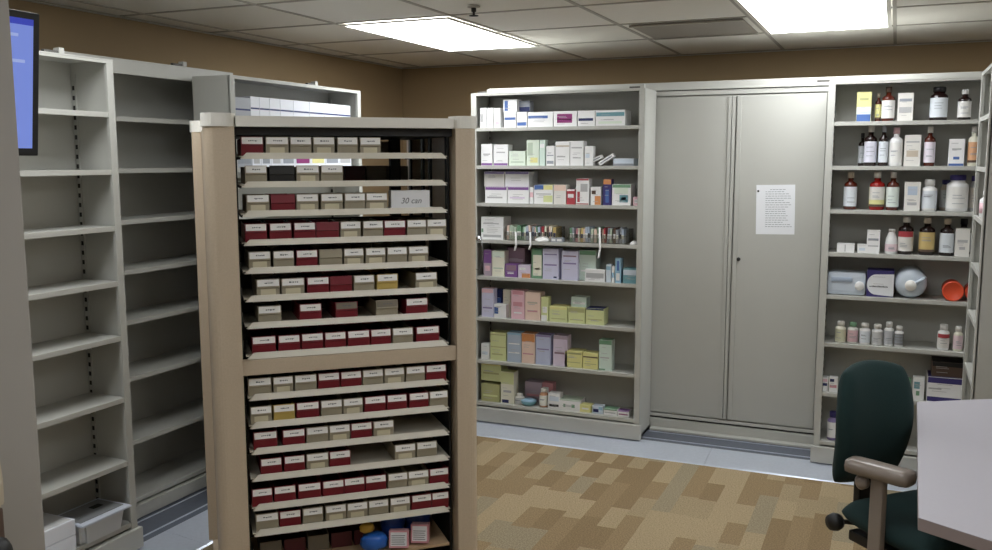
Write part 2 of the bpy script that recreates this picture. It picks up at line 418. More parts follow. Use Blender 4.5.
# goods: (kind, unit, shelf, (x0, x1, front y, z, height), depth or bottle kind, colours, printed bands, description)
ITEMS = [
    ('carton', 'A', 1, [-2.37, -2.326, 5.18, 1.88, 0.123], 0.05, 'white', [(0.1, 0.5, 0.3, 0.7, 'grey')], 'first narrow white carton', 0),
    ('carton', 'A', 1, [-2.322, -2.279, 5.18, 1.88, 0.121], 0.05, 'white', [(0.2, 0.8, 0.1, 0.2, 'pink')], 'second narrow white carton', 0),
    ('carton', 'A', 1, [-2.275, -2.232, 5.18, 1.88, 0.12], 0.05, 'white', [(0.2, 0.8, 0.15, 0.3, 'pink')], 'white carton with small pink mark', 0),
    ('carton', 'A', 1, [-2.209, -2.13, 5.18, 1.88, 0.094], 0.063, 'white', [(0.05, 0.95, 0.5, 0.66, 'blue')], 'white carton with blue stripe at mid height', 0),
    ('carton', 'A', 1, [-2.126, -2.058, 5.18, 1.88, 0.093], 0.054, 'white', [(0.05, 0.95, 0.12, 0.34, 'blue')], 'white carton with low blue stripe', 0),
    ('carton', 'A', 1, [-2.054, -1.891, 5.18, 1.88, 0.09], 0.13, 'white', [(0, 0.8, 0.58, 0.76, 'blue')], 'long white carton with blue stripe', 0),
    ('carton', 'A', 1, [-1.888, -1.741, 5.18, 1.88, 0.092], 0.118, 'white', [(0.15, 0.8, 0.25, 0.82, 'magenta'), (0.15, 0.8, 0.45, 0.5, 'pink')], 'white carton with magenta panel', 0),
    ('carton', 'A', 1, [-1.737, -1.63, 5.18, 1.88, 0.092], 0.086, 'white', [(0.05, 0.9, 0.35, 0.52, 'navy')], 'white carton with navy bar', 0),
    ('carton', 'A', 1, [-1.627, -1.449, 5.18, 1.88, 0.092], 0.142, 'white', [(0, 1, 0.62, 0.86, 'teal'), (0.1, 0.9, 0.15, 0.3, 'palegreen')], 'large white carton with teal band', 0),
    ('carton', 'A', 1, [-2.215, -2.123, 5.18, 1.974, 0.075], 0.074, 'white', [(0.1, 0.35, 0.1, 0.9, 'blue')], 'white carton with blue edge stacked on the row', 0),
    ('carton', 'A', 1, [-2.133, -2.054, 5.22, 1.975, 0.066], 0.063, 'slate', [(0, 1, 0, 0.45, 'navy')], 'grey and navy carton stacked on the row', 0),
    ('carton', 'A', 2, [-2.364, -2.286, 5.18, 1.65, 0.133], 0.062, 'white', [(0, 1, 0, 0.12, 'purple'), (0.2, 0.8, 0.5, 0.56, 'grey')], 'first white carton with purple base', 0),
    ('carton', 'A', 2, [-2.279, -2.182, 5.18, 1.65, 0.129], 0.078, 'white', [(0, 1, 0, 0.12, 'purple'), (0.2, 0.8, 0.6, 0.66, 'grey')], 'second white carton with purple base', 0),
    ('carton', 'A', 2, [-2.176, -2.067, 5.18, 1.65, 0.089], 0.087, 'palegreen', [(0.1, 0.9, 0.2, 0.3, 'sage')], 'low pale green carton', 0),
    ('carton', 'A', 2, [-2.06, -1.979, 5.18, 1.65, 0.154], 0.065, 'palegreen', [(0.3, 0.9, 0.12, 0.32, 'yellow'), (0.1, 0.5, 0.4, 0.9, 'sage')], 'tall pale green carton with yellow spot', 0),
    ('carton', 'A', 2, [-1.977, -1.941, 5.18, 1.65, 0.154], 0.05, 'mint', [(0.1, 0.9, 0.7, 0.85, 'white')], 'narrow mint carton', 0),
    ('carton', 'A', 2, [-1.934, -1.88, 5.18, 1.65, 0.118], 0.05, 'white', [(0.1, 0.9, 0.1, 0.25, 'slate'), (0.1, 0.9, 0.5, 0.55, 'slate')], 'small white and slate carton', 0),
    ('carton', 'A', 2, [-1.874, -1.785, 5.18, 1.65, 0.144], 0.071, 'white', [(0, 1, 0.78, 0.84, 'tan'), (0.1, 0.7, 0.35, 0.4, 'grey')], 'white carton with thin tan line', 0),
    ('carton', 'A', 2, [-1.782, -1.698, 5.18, 1.65, 0.146], 0.067, 'white', [(0.1, 0.9, 0.7, 0.76, 'grey'), (0.2, 0.8, 0.3, 0.34, 'grey')], 'white carton with grey lines', 0),
    ('carton', 'A', 2, [-1.692, -1.639, 5.18, 1.65, 0.116], 0.05, 'white', [(0.1, 0.6, 0.4, 0.6, 'paleblue')], 'small white carton with blue tint', 0),
    ('carton', 'A', 2, [-1.523, -1.397, 5.2, 1.65, 0.043], 0.101, 'paleblue', [(0, 1, 0, 0.3, 'slate')], 'flat pale blue carton', 0),
    ('carton', 'A', 3, [-2.338, -2.189, 5.18, 1.42, 0.099], 0.15, 'white', [(0, 1, 0.82, 1, 'purple'), (0.1, 0.8, 0.3, 0.4, 'grey')], 'lower white carton with purple top edge at far left', 0),
    ('carton', 'A', 3, [-2.186, -2.043, 5.18, 1.42, 0.101], 0.15, 'white', [(0, 1, 0.82, 1, 'purple'), (0.1, 0.8, 0.3, 0.4, 'lilac')], 'second lower white carton with purple top edge', 0),
    ('carton', 'A', 3, [-2.353, -2.214, 5.2, 1.52, 0.094], 0.15, 'offwhite', [(0, 1, 0.84, 1, 'violet')], 'upper stacked carton with violet top edge at far left', 0),
    ('carton', 'A', 3, [-2.211, -2.051, 5.2, 1.521, 0.093], 0.15, 'white', [(0, 1, 0.84, 1, 'violet')], 'second upper stacked carton with violet top edge', 0),
    ('carton', 'A', 3, [-2.039, -2.014, 5.18, 1.42, 0.099], 0.05, 'white', [(0, 1, 0.4, 0.7, 'pink')], 'narrow white and pink carton', 0),
    ('carton', 'A', 3, [-2.011, -1.888, 5.18, 1.42, 0.115], 0.098, 'white', [(0, 0.5, 0.75, 1, 'blue'), (0.5, 1, 0.75, 1, 'yellow'), (0.5, 1, 0.1, 0.45, 'lime'), (0.1, 0.9, 0.5, 0.55, 'grey')], 'white carton with blue, yellow and lime panels', 0),
    ('carton', 'A', 3, [-1.884, -1.805, 5.18, 1.42, 0.116], 0.063, 'offwhite', [(0, 1, 0.7, 1, 'peach')], 'white and peach carton', 0),
    ('carton', 'A', 3, [-1.802, -1.749, 5.18, 1.42, 0.09], 0.05, 'red', [(0.15, 0.85, 0.45, 0.7, 'white'), (0, 1, 0.9, 1, 'white')], 'small red and white carton', 0),
    ('carton', 'A', 3, [-1.743, -1.662, 5.18, 1.42, 0.155], 0.065, 'white', [(0, 1, 0.93, 1, 'red'), (0, 1, 0, 0.05, 'red'), (0.1, 0.3, 0.1, 0.5, 'red'), (0.35, 0.9, 0.5, 0.8, 'grey')], 'tall white carton with red edges', 0),
    ('carton', 'A', 3, [-1.652, -1.587, 5.18, 1.42, 0.106], 0.052, 'white', [(0.4, 1, 0, 0.5, 'orange'), (0.1, 0.5, 0.6, 0.8, 'brown')], 'white carton with orange corner', 0),
    ('carton', 'A', 3, [-1.576, -1.524, 5.18, 1.42, 0.153], 0.05, 'indigo', [(0, 1, 0.8, 1, 'orange'), (0.3, 0.7, 0.1, 0.6, 'blue')], 'tall dark blue carton with orange top', 0),
    ('carton', 'A', 3, [-1.521, -1.406, 5.18, 1.42, 0.122], 0.092, 'white', [(0, 1, 0.85, 1, 'green'), (0.12, 0.85, 0.55, 0.85, 'palegreen'), (0.4, 0.85, 0.15, 0.5, 'teal'), (0.5, 0.75, 0.25, 0.4, 'white')], 'white carton with green ovals', 0),
    ('carton', 'A', 3, [-1.394, -1.352, 5.18, 1.42, 0.051], 0.05, 'pink', [(0.2, 0.8, 0.3, 0.7, 'white')], 'small pink carton at far right', 0),
    ('carton', 'A', 4, [-2.366, -2.213, 5.18, 1.192, 0.076], 0.122, 'white', [(0.1, 0.9, 0.2, 0.4, 'grey'), (0, 0.1, 0.6, 0.9, 'green')], 'lower white carton beside packet bin', 0),
    ('carton', 'A', 4, [-2.368, -2.215, 5.185, 1.269, 0.064], 0.122, 'white', [(0.1, 0.8, 0.3, 0.4, 'grey')], 'upper white carton stacked beside packet bin', 0),
    ('carton', 'A', 5, [-2.35, -2.294, 5.18, 0.962, 0.164], 0.05, 'mauve', [(0, 1, 0.5, 1, 'purple'), (0.2, 0.8, 0.2, 0.4, 'pink')], 'purple and mauve carton at far left', 0),
    ('carton', 'A', 5, [-2.291, -2.206, 5.18, 0.962, 0.16], 0.068, 'cream', [(0, 1, 0.75, 1, 'palegreen'), (0.1, 0.9, 0.3, 0.35, 'sage')], 'cream and pale green carton', 0),
    ('carton', 'A', 5, [-2.203, -2.119, 5.18, 0.962, 0.083], 0.067, 'purple', [(0.1, 0.9, 0.5, 0.9, 'plum'), (0.2, 0.7, 0.25, 0.35, 'white')], 'low bright purple carton', 0),
    ('carton', 'A', 5, [-2.115, -2.032, 5.18, 0.962, 0.08], 0.066, 'lilac', [(0.3, 1, 0, 0.35, 'orange'), (0.1, 0.6, 0.6, 0.8, 'white')], 'low lilac carton with orange base', 0),
    ('carton', 'A', 5, [-2.219, -2.097, 5.25, 0.962, 0.179], 0.098, 'plum', [(0.1, 0.9, 0.5, 0.6, 'mauve')], 'dusky plum carton standing behind', 0),
    ('carton', 'A', 5, [-2.026, -1.957, 5.18, 0.962, 0.182], 0.055, 'green', [(0.15, 1, 0.1, 0.8, 'cream'), (0.3, 0.8, 0.3, 0.36, 'grey')], 'green carton with cream oval', 0),
    ('carton', 'A', 5, [-1.953, -1.85, 5.18, 0.962, 0.186], 0.082, 'lavender', [(0.1, 0.9, 0.45, 0.5, 'violet'), (0.1, 0.9, 0.8, 0.84, 'violet'), (0.7, 0.9, 0.05, 0.1, 'navy')], 'taller lavender carton', 0),
    ('carton', 'A', 5, [-1.831, -1.726, 5.18, 0.962, 0.178], 0.084, 'lavender', [(0.1, 0.9, 0.55, 0.6, 'violet'), (0.1, 0.9, 0.8, 0.85, 'plum')], 'lavender carton with violet lines', 0),
    ('carton', 'A', 5, [-1.729, -1.622, 5.21, 0.962, 0.183], 0.086, 'mint', [(0, 1, 0.85, 1, 'green'), (0.1, 0.9, 0.3, 0.35, 'white')], 'mint green carton', 0),
    ('carton', 'A', 5, [-1.681, -1.557, 5.18, 0.962, 0.074], 0.029, 'white', [(0.05, 0.95, 0.3, 0.7, 'grey')], 'low white carton with grey print', 0),
    ('carton', 'A', 5, [-1.551, -1.52, 5.18, 0.962, 0.107], 0.05, 'paleblue', [(0, 1, 0.7, 0.9, 'sky')], 'slim light blue carton', 0),
    ('carton', 'A', 5, [-1.517, -1.498, 5.18, 0.962, 0.1], 0.05, 'white', [(0, 1, 0.3, 0.6, 'sky')], 'slim white and blue carton', 0),
    ('carton', 'A', 5, [-1.496, -1.459, 5.18, 0.962, 0.146], 0.05, 'sky', [(0.2, 0.8, 0.1, 0.4, 'white'), (0.3, 0.7, 0.5, 0.9, 'blue')], 'tall slim sky blue carton', 0),
    ('carton', 'A', 5, [-1.447, -1.35, 5.18, 0.962, 0.09], 0.078, 'teal', [(0, 1, 0.55, 0.9, 'paleblue')], 'teal and pale blue carton at far right', 0),
    ('carton', 'A', 6, [-2.364, -2.281, 5.18, 0.7, 0.182], 0.066, 'lavender', [(0.1, 0.9, 0.3, 0.35, 'violet'), (0, 1, 0.85, 1, 'pink')], 'lavender carton at far left', 0),
    ('carton', 'A', 6, [-2.304, -2.245, 5.24, 0.7, 0.171], 0.05, 'navy', [(0.2, 0.8, 0.5, 0.7, 'blue')], 'navy blue carton standing behind', 0),
    ('carton', 'A', 6, [-2.278, -2.196, 5.18, 0.7, 0.085], 0.066, 'white', [(0, 0.35, 0.3, 0.8, 'blue')], 'low white and blue carton', 0),
    ('carton', 'A', 6, [-2.238, -2.186, 5.23, 0.7, 0.175], 0.05, 'cream', [(0.5, 0.8, 0.1, 0.3, 'navy')], 'cream carton with navy mark', 0),
    ('carton', 'A', 6, [-2.162, -2.071, 5.18, 0.7, 0.181], 0.073, 'pink', [(0.1, 0.9, 0.86, 1, 'rose'), (0.15, 0.85, 0.45, 0.6, 'rose'), (0.2, 0.8, 0.2, 0.25, 'white')], 'tall pink carton', 0),
    ('carton', 'A', 6, [-2.068, -1.965, 5.18, 0.7, 0.175], 0.082, 'peach', [(0.15, 0.8, 0.3, 0.36, 'rose'), (0.15, 0.8, 0.6, 0.66, 'tan')], 'tall peach carton', 0),
    ('carton', 'A', 6, [-1.962, -1.913, 5.18, 0.7, 0.151], 0.05, 'lime', [(0, 0.8, 0, 0.25, 'white'), (0.2, 0.8, 0.35, 0.6, 'white')], 'small lime and white carton', 0),
    ('carton', 'A', 6, [-1.909, -1.79, 5.18, 0.7, 0.097], 0.095, 'lime', [(0, 1, 0.8, 1, 'yellow'), (0.1, 0.9, 0.2, 0.25, 'olive')], 'first low lime carton', 0),
    ('carton', 'A', 6, [-1.786, -1.678, 5.18, 0.7, 0.099], 0.086, 'lime', [(0, 1, 0.7, 1, 'olive'), (0.1, 0.9, 0.2, 0.25, 'olive')], 'second low lime carton', 0),
    ('carton', 'A', 6, [-1.675, -1.559, 5.18, 0.7, 0.1], 0.093, 'lime', [(0, 1, 0.9, 1, 'navy'), (0.1, 0.9, 0.3, 0.35, 'olive')], 'third low lime carton with dark top edge', 0),
    ('carton', 'A', 6, [-1.774, -1.676, 5.2, 0.797, 0.064], 0.078, 'mint', [(0.1, 0.9, 0.3, 0.5, 'white')], 'pale mint carton lying on the lime ones', 0),
    ('carton', 'A', 7, [-2.369, -2.31, 5.18, 0.425, 0.103], 0.05, 'white', [(0.1, 0.8, 0.3, 0.5, 'paleblue')], 'small white carton at far left', 0),
    ('carton', 'A', 7, [-2.305, -2.196, 5.18, 0.425, 0.181], 0.087, 'lime', [(0, 1, 0.47, 0.5, 'olive'), (0, 1, 0.9, 0.93, 'olive'), (0.1, 0.8, 0.2, 0.25, 'olive')], 'tall lime carton', 0),
    ('carton', 'A', 7, [-2.189, -2.094, 5.18, 0.425, 0.189], 0.076, 'steelblue', [(0.1, 0.9, 0.3, 0.34, 'white'), (0.1, 0.9, 0.6, 0.64, 'white'), (0, 1, 0.92, 1, 'sky')], 'tall dusty blue carton', 0),
    ('carton', 'A', 7, [-2.091, -2.001, 5.18, 0.425, 0.19], 0.072, 'peach', [(0, 1, 0.72, 1, 'orange'), (0.1, 0.9, 0.3, 0.34, 'rose')], 'tall peach carton with orange top', 0),
    ('carton', 'A', 7, [-1.997, -1.898, 5.18, 0.425, 0.189], 0.079, 'periwinkle', [(0.1, 0.9, 0.5, 0.54, 'violet'), (0, 1, 0.93, 1, 'violet')], 'tall periwinkle carton', 0),
    ('carton', 'A', 7, [-1.882, -1.788, 5.18, 0.425, 0.193], 0.075, 'lilac', [(0, 1, 0.88, 1, 'mauve'), (0.1, 0.8, 0.4, 0.46, 'plum')], 'tall lilac carton', 0),
    ('carton', 'A', 7, [-1.807, -1.694, 5.18, 0.425, 0.104], 0.09, 'yellow', [(0, 1, 0.8, 0.9, 'olive'), (0.1, 0.9, 0.3, 0.34, 'olive')], 'first low yellow carton', 0),
    ('carton', 'A', 7, [-1.69, -1.593, 5.18, 0.425, 0.101], 0.078, 'yellow', [(0, 1, 0.7, 0.78, 'brown'), (0.1, 0.9, 0.3, 0.34, 'olive')], 'second low yellow carton', 0),
    ('carton', 'A', 7, [-1.589, -1.507, 5.18, 0.425, 0.188], 0.066, 'mint', [(0, 1, 0.85, 1, 'green'), (0.1, 0.8, 0.4, 0.44, 'grey'), (0, 0.5, 0, 0.06, 'green')], 'white and green topped carton', 0),
    ('carton', 'A', 8, [-2.375, -2.235, 5.19, 0.286, 0.111], 0.112, 'lime', [(0, 1, 0.9, 1, 'yellow'), (0.1, 0.9, 0.4, 0.5, 'olive')], 'upper lime carton at far left', 0),
    ('carton', 'A', 8, [-2.37, -2.241, 5.18, 0.153, 0.115], 0.103, 'olive', [(0.1, 0.9, 0.3, 0.4, 'lime')], 'lower lime carton at far left', 0),
    ('carton', 'A', 8, [-2.233, -2.141, 5.18, 0.153, 0.204], 0.074, 'cream', [(0, 1, 0.62, 1, 'lime'), (0.1, 0.6, 0.02, 0.12, 'navy'), (0.2, 0.8, 0.35, 0.42, 'grey')], 'tall cream and lime carton', 0),
    ('carton', 'A', 8, [-2.107, -1.991, 5.28, 0.153, 0.13], 0.093, 'mauve', [(0.1, 0.9, 0.3, 0.4, 'rose')], 'dull mauve carton standing behind', 0),
    ('carton', 'A', 8, [-1.99, -1.916, 5.28, 0.153, 0.133], 0.059, 'rose', [(0.1, 0.6, 0.5, 0.8, 'white')], 'dull rose carton standing behind', 0),
    ('carton', 'A', 8, [-1.913, -1.834, 5.18, 0.153, 0.098], 0.063, 'white', [(0.1, 0.9, 0.15, 0.3, 'black'), (0.1, 0.9, 0.5, 0.8, 'paleblue')], 'white carton with dark print', 0),
    ('carton', 'A', 8, [-1.84, -1.704, 5.18, 0.153, 0.067], 0.109, 'white', [(0.2, 0.3, 0.3, 0.6, 'green'), (0.6, 0.75, 0.3, 0.6, 'green'), (0, 1, 0.9, 1, 'sage')], 'flat white and green carton', 0),
    ('carton', 'A', 8, [-1.707, -1.634, 5.18, 0.153, 0.047], 0.058, 'yellow', [(0.2, 0.8, 0.4, 0.6, 'white')], 'small yellow carton', 0),
    ('carton', 'A', 8, [-1.627, -1.558, 5.18, 0.153, 0.049], 0.055, 'paleblue', [(0.1, 0.6, 0.2, 0.6, 'navy'), (0.6, 1, 0.5, 0.9, 'sky')], 'small white and blue carton', 0),
    ('carton', 'A', 8, [-1.555, -1.47, 5.18, 0.153, 0.039], 0.068, 'white', [(0.1, 0.9, 0.3, 0.5, 'grey'), (0, 1, 0.8, 1, 'green')], 'low white carton with grey print', 0),
    ('carton', 'A', 8, [-1.467, -1.396, 5.18, 0.153, 0.035], 0.057, 'white', [(0.1, 0.9, 0.3, 0.5, 'magenta'), (0, 1, 0.85, 1, 'purple')], 'low white and purple carton at far right', 0),
    ('bottle', 'A', 8, [-1.979, -1.923, 5.18, 0.153, 0.118], 'pill', ['amberlight', 'offwhite', 'cream'], None, 'small amber bottle with cream cap', 0),
    ('bottle', 'A', 8, [-2.145, -2.083, 5.18, 0.153, 0.066], 'pill', ['offwhite', 'offwhite', 'grey'], None, 'small white bottle', 0),
    ('carton', 'C', 1, [-0.207, -0.134, 5.18, 1.88, 0.153], 0.058, 'yellow', [(0, 1, 0, 0.25, 'blue'), (0, 1, 0.25, 0.42, 'paleblue'), (0, 1, 0.42, 0.5, 'white'), (0.2, 0.8, 0.72, 0.8, 'olive')], 'yellow and blue carton', 0),
    ('bottle', 'C', 1, [-0.118, -0.086, 5.225, 1.88, 0.149], 'syrup', ['amber', 'tan', 'yellow'], None, 'small yellow labelled bottle half hidden', 0),
    ('bottle', 'C', 1, [-0.087, -0.022, 5.18, 1.88, 0.177], 'syrup', ['amber', 'brown', 'offwhite'], None, 'brown bottle with off-white label', 0),
    ('carton', 'C', 1, [-0.01, 0.065, 5.18, 1.88, 0.142], 0.06, 'offwhite', [(0.1, 0.9, 0.7, 0.8, 'slate'), (0.1, 0.9, 0.3, 0.5, 'grey')], 'off-white carton with slate print', 0),
    ('bottle', 'C', 1, [0.141, 0.225, 5.18, 1.88, 0.17], 'wide', ['darkglass', 'black', 'paleblue'], None, 'big black capped bottle with pale label', 0),
    ('bottle', 'C', 1, [0.268, 0.331, 5.18, 1.88, 0.153], 'syrup', ['darkglass', 'white', 'offwhite'], None, 'small dark bottle with white cap', 0),
    ('bottle', 'C', 2, [-0.192, -0.152, 5.26, 1.65, 0.174], 'syrup', ['darkglass', 'black', 'slate'], None, 'black bottle half hidden', 0),
    ('bottle', 'C', 2, [-0.161, -0.098, 5.18, 1.65, 0.21], 'syrup', ['darkglass', 'offwhite', 'lavender'], None, 'dark bottle with white cap and lavender label', 0),
    ('bottle', 'C', 2, [-0.091, -0.043, 5.18, 1.65, 0.209], 'syrup', ['darkglass', 'slate', 'paleblue'], None, 'dark bottle with grey cap and pale blue label', 0),
    ('bottle', 'C', 2, [-0.04, 0.026, 5.18, 1.65, 0.198], 'syrup', ['white', 'pink', 'offwhite'], None, 'white bottle with pink cap', 0),
    ('carton', 'C', 2, [0.032, 0.111, 5.18, 1.65, 0.16], 0.063, 'offwhite', [(0.1, 0.9, 0.75, 0.8, 'grey'), (0.15, 0.85, 0.3, 0.5, 'tan')], 'off-white carton', 0),
    ('bottle', 'C', 2, [0.124, 0.179, 5.18, 1.65, 0.201], 'syrup', ['amber', 'offwhite', 'lilac'], None, 'brown bottle with lilac label', 0),
    ('carton', 'C', 2, [0.239, 0.311, 5.18, 1.65, 0.137], 0.058, 'white', [(0, 1, 0, 0.1, 'blue'), (0.3, 0.7, 0.25, 0.35, 'blue'), (0.2, 0.8, 0.6, 0.66, 'grey')], 'white carton with blue base', 0),
    ('bottle', 'C', 2, [0.325, 0.376, 5.18, 1.65, 0.198], 'syrup', ['cream', 'white', 'orange'], None, 'cream bottle with orange label', 0),
    ('bottle', 'C', 3, [-0.252, -0.184, 5.18, 1.42, 0.199], 'syrup', ['amber', 'tan', 'paleblue'], None, 'brown bottle with pale blue label standing leftmost', 0),
    ('bottle', 'C', 3, [-0.126, -0.048, 5.18, 1.42, 0.2], 'syrup', ['redglass', 'offwhite', 'yellow'], None, 'red bottle with yellow label', 0),
    ('bottle', 'C', 3, [-0.043, 0.021, 5.18, 1.42, 0.2], 'syrup', ['amber', 'offwhite', 'mint'], None, 'brown bottle with mint label', 0),
    ('carton', 'C', 3, [0.044, 0.121, 5.18, 1.42, 0.149], 0.062, 'offwhite', [(0.2, 0.8, 0.55, 0.85, 'steelblue'), (0.2, 0.8, 0.2, 0.3, 'grey')], 'off-white carton with blue print', 0),
    ('bottle', 'C', 3, [0.125, 0.2, 5.18, 1.42, 0.163], 'pill', ['white', 'white', 'paleblue'], None, 'round-shouldered white bottle', 0),
    ('bottle', 'C', 3, [0.215, 0.272, 5.29, 1.42, 0.158], 'wide', ['tan', 'indigo', 'grey'], None, 'tan bottle half hidden', 0),
    ('bottle', 'C', 3, [0.24, 0.344, 5.18, 1.42, 0.186], 'wide', ['white', 'indigo', 'offwhite'], None, 'wide white bottle with indigo cap', 0),
    ('bottle', 'C', 3, [0.348, 0.4, 5.24, 1.42, 0.181], 'wide', ['grey', 'indigo', 'tan'], None, 'grey wide bottle at far right', 0),
    ('carton', 'C', 4, [-0.272, -0.183, 5.18, 1.192, 0.047], 0.071, 'white', [(0.45, 0.5, 0.1, 0.9, 'grey')], 'low white carton standing leftmost', 0),
    ('carton', 'C', 4, [-0.17, -0.121, 5.18, 1.192, 0.046], 0.05, 'white', [(0.2, 0.8, 0.3, 0.6, 'paleblue')], 'small low white carton', 0),
    ('carton', 'C', 4, [-0.125, -0.06, 5.18, 1.192, 0.123], 0.052, 'white', [(0.1, 0.9, 0.55, 0.65, 'slate'), (0.1, 0.9, 0.3, 0.35, 'grey')], 'upright white carton', 0),
    ('bottle', 'C', 4, [-0.036, 0.027, 5.18, 1.192, 0.13], 'jugsmall', ['white', 'white', 'pink'], None, 'white sloped bottle', 0),
    ('bottle', 'C', 4, [0.025, 0.101, 5.18, 1.192, 0.198], 'syrup', ['darkglass', 'offwhite', 'redwhite'], None, 'black bottle with red and white label', 0),
    ('bottle', 'C', 4, [0.125, 0.202, 5.18, 1.192, 0.195], 'syrup', ['darkglass', 'tan', 'gold'], None, 'black bottle with gold label', 0),
    ('bottle', 'C', 4, [0.222, 0.291, 5.18, 1.192, 0.192], 'syrup', ['darkglass', 'tan', 'paleblue'], None, 'black bottle with pale blue label', 0),
    ('bottle', 'C', 4, [0.301, 0.374, 5.27, 1.192, 0.187], 'syrup', ['darkglass', 'black', 'slate'], None, 'black bottle half hidden', 0),
    ('carton', 'C', 4, [0.293, 0.361, 5.18, 1.192, 0.144], 0.054, 'offwhite', [(0.15, 0.85, 0.5, 0.6, 'grey'), (0.3, 0.7, 0.25, 0.35, 'grey')], 'off-white upright carton', 0),
    ('carton', 'C', 5, [-0.115, 0.018, 5.18, 0.962, 0.142], 0.12, 'indigo', [], 'white and navy carton', 0),
    ('bottle', 'C', 6, [-0.262, -0.205, 5.18, 0.7, 0.115], 'pill', ['cream', 'offwhite', 'olive'], None, 'cream bottle standing leftmost', 0),
    ('bottle', 'C', 6, [-0.2, -0.145, 5.18, 0.7, 0.114], 'pill', ['offwhite', 'green', 'rose'], None, 'white bottle with green cap', 0),
    ('bottle', 'C', 6, [-0.14, -0.083, 5.18, 0.7, 0.113], 'pill', ['white', 'offwhite', 'paleblue'], None, 'third white bottle from the left', 0),
    ('bottle', 'C', 6, [-0.078, -0.021, 5.18, 0.7, 0.112], 'pill', ['white', 'offwhite', 'grey'], None, 'fourth white bottle from the left', 0),
    ('bottle', 'C', 6, [-0.018, 0.031, 5.18, 0.7, 0.129], 'pill', ['white', 'white', 'slate'], None, 'taller white bottle with slate label', 0),
    ('bottle', 'C', 6, [0.033, 0.08, 5.18, 0.7, 0.111], 'pill', ['white', 'white', 'black'], None, 'short white bottle with dark striped label', 0),
    ('bottle', 'C', 6, [0.239, 0.297, 5.18, 0.7, 0.134], 'pill', ['white', 'white', 'redwhite'], None, 'white bottle with red label', 0),
    ('bottle', 'C', 6, [0.313, 0.359, 5.18, 0.7, 0.129], 'pill', ['cream', 'white', 'pink'], None, 'cream bottle with pink label', 0),
    ('carton', 'C', 7, [-0.325, -0.284, 5.18, 0.425, 0.077], 0.05, 'white', [(0.1, 0.9, 0.4, 0.6, 'navy'), (0.1, 0.9, 0.7, 0.9, 'pink')], 'first small white and navy carton', 0),
    ('carton', 'C', 7, [-0.281, -0.235, 5.18, 0.425, 0.081], 0.05, 'white', [(0.1, 0.9, 0.3, 0.5, 'rose'), (0.1, 0.6, 0.7, 0.9, 'navy')], 'second small white and rose carton', 0),
    ('carton', 'C', 7, [0.094, 0.128, 5.18, 0.425, 0.108], 0.05, 'green', [(0.2, 0.8, 0.3, 0.6, 'navy')], 'dark green carton beside the chair', 0),
    ('carton', 'C', 7, [0.135, 0.192, 5.18, 0.425, 0.122], 0.05, 'white', [(0.1, 0.6, 0.5, 0.8, 'teal'), (0.3, 0.6, 0.2, 0.4, 'green')], 'white and teal carton', 0),
    ('carton', 'C', 7, [0.202, 0.376, 5.18, 0.425, 0.132], 0.16, 'white', [(0, 1, 0.76, 1, 'indigo'), (0, 1, 0, 0.2, 'indigo'), (0.05, 0.4, 0.5, 0.56, 'grey')], 'wide white carton with indigo bands', 0),
    ('carton', 'C', 7, [0.221, 0.375, 5.2, 0.555, 0.08], 0.15, 'brown', [(0, 1, 0.7, 1, 'black')], 'dark brown carton stacked on the indigo banded one', 0),
    ('bottle', 'C', 8, [-0.281, -0.223, 5.18, 0.153, 0.158], 'pill', ['violet', 'indigo', 'white'], None, 'purple bottle', 0),
]
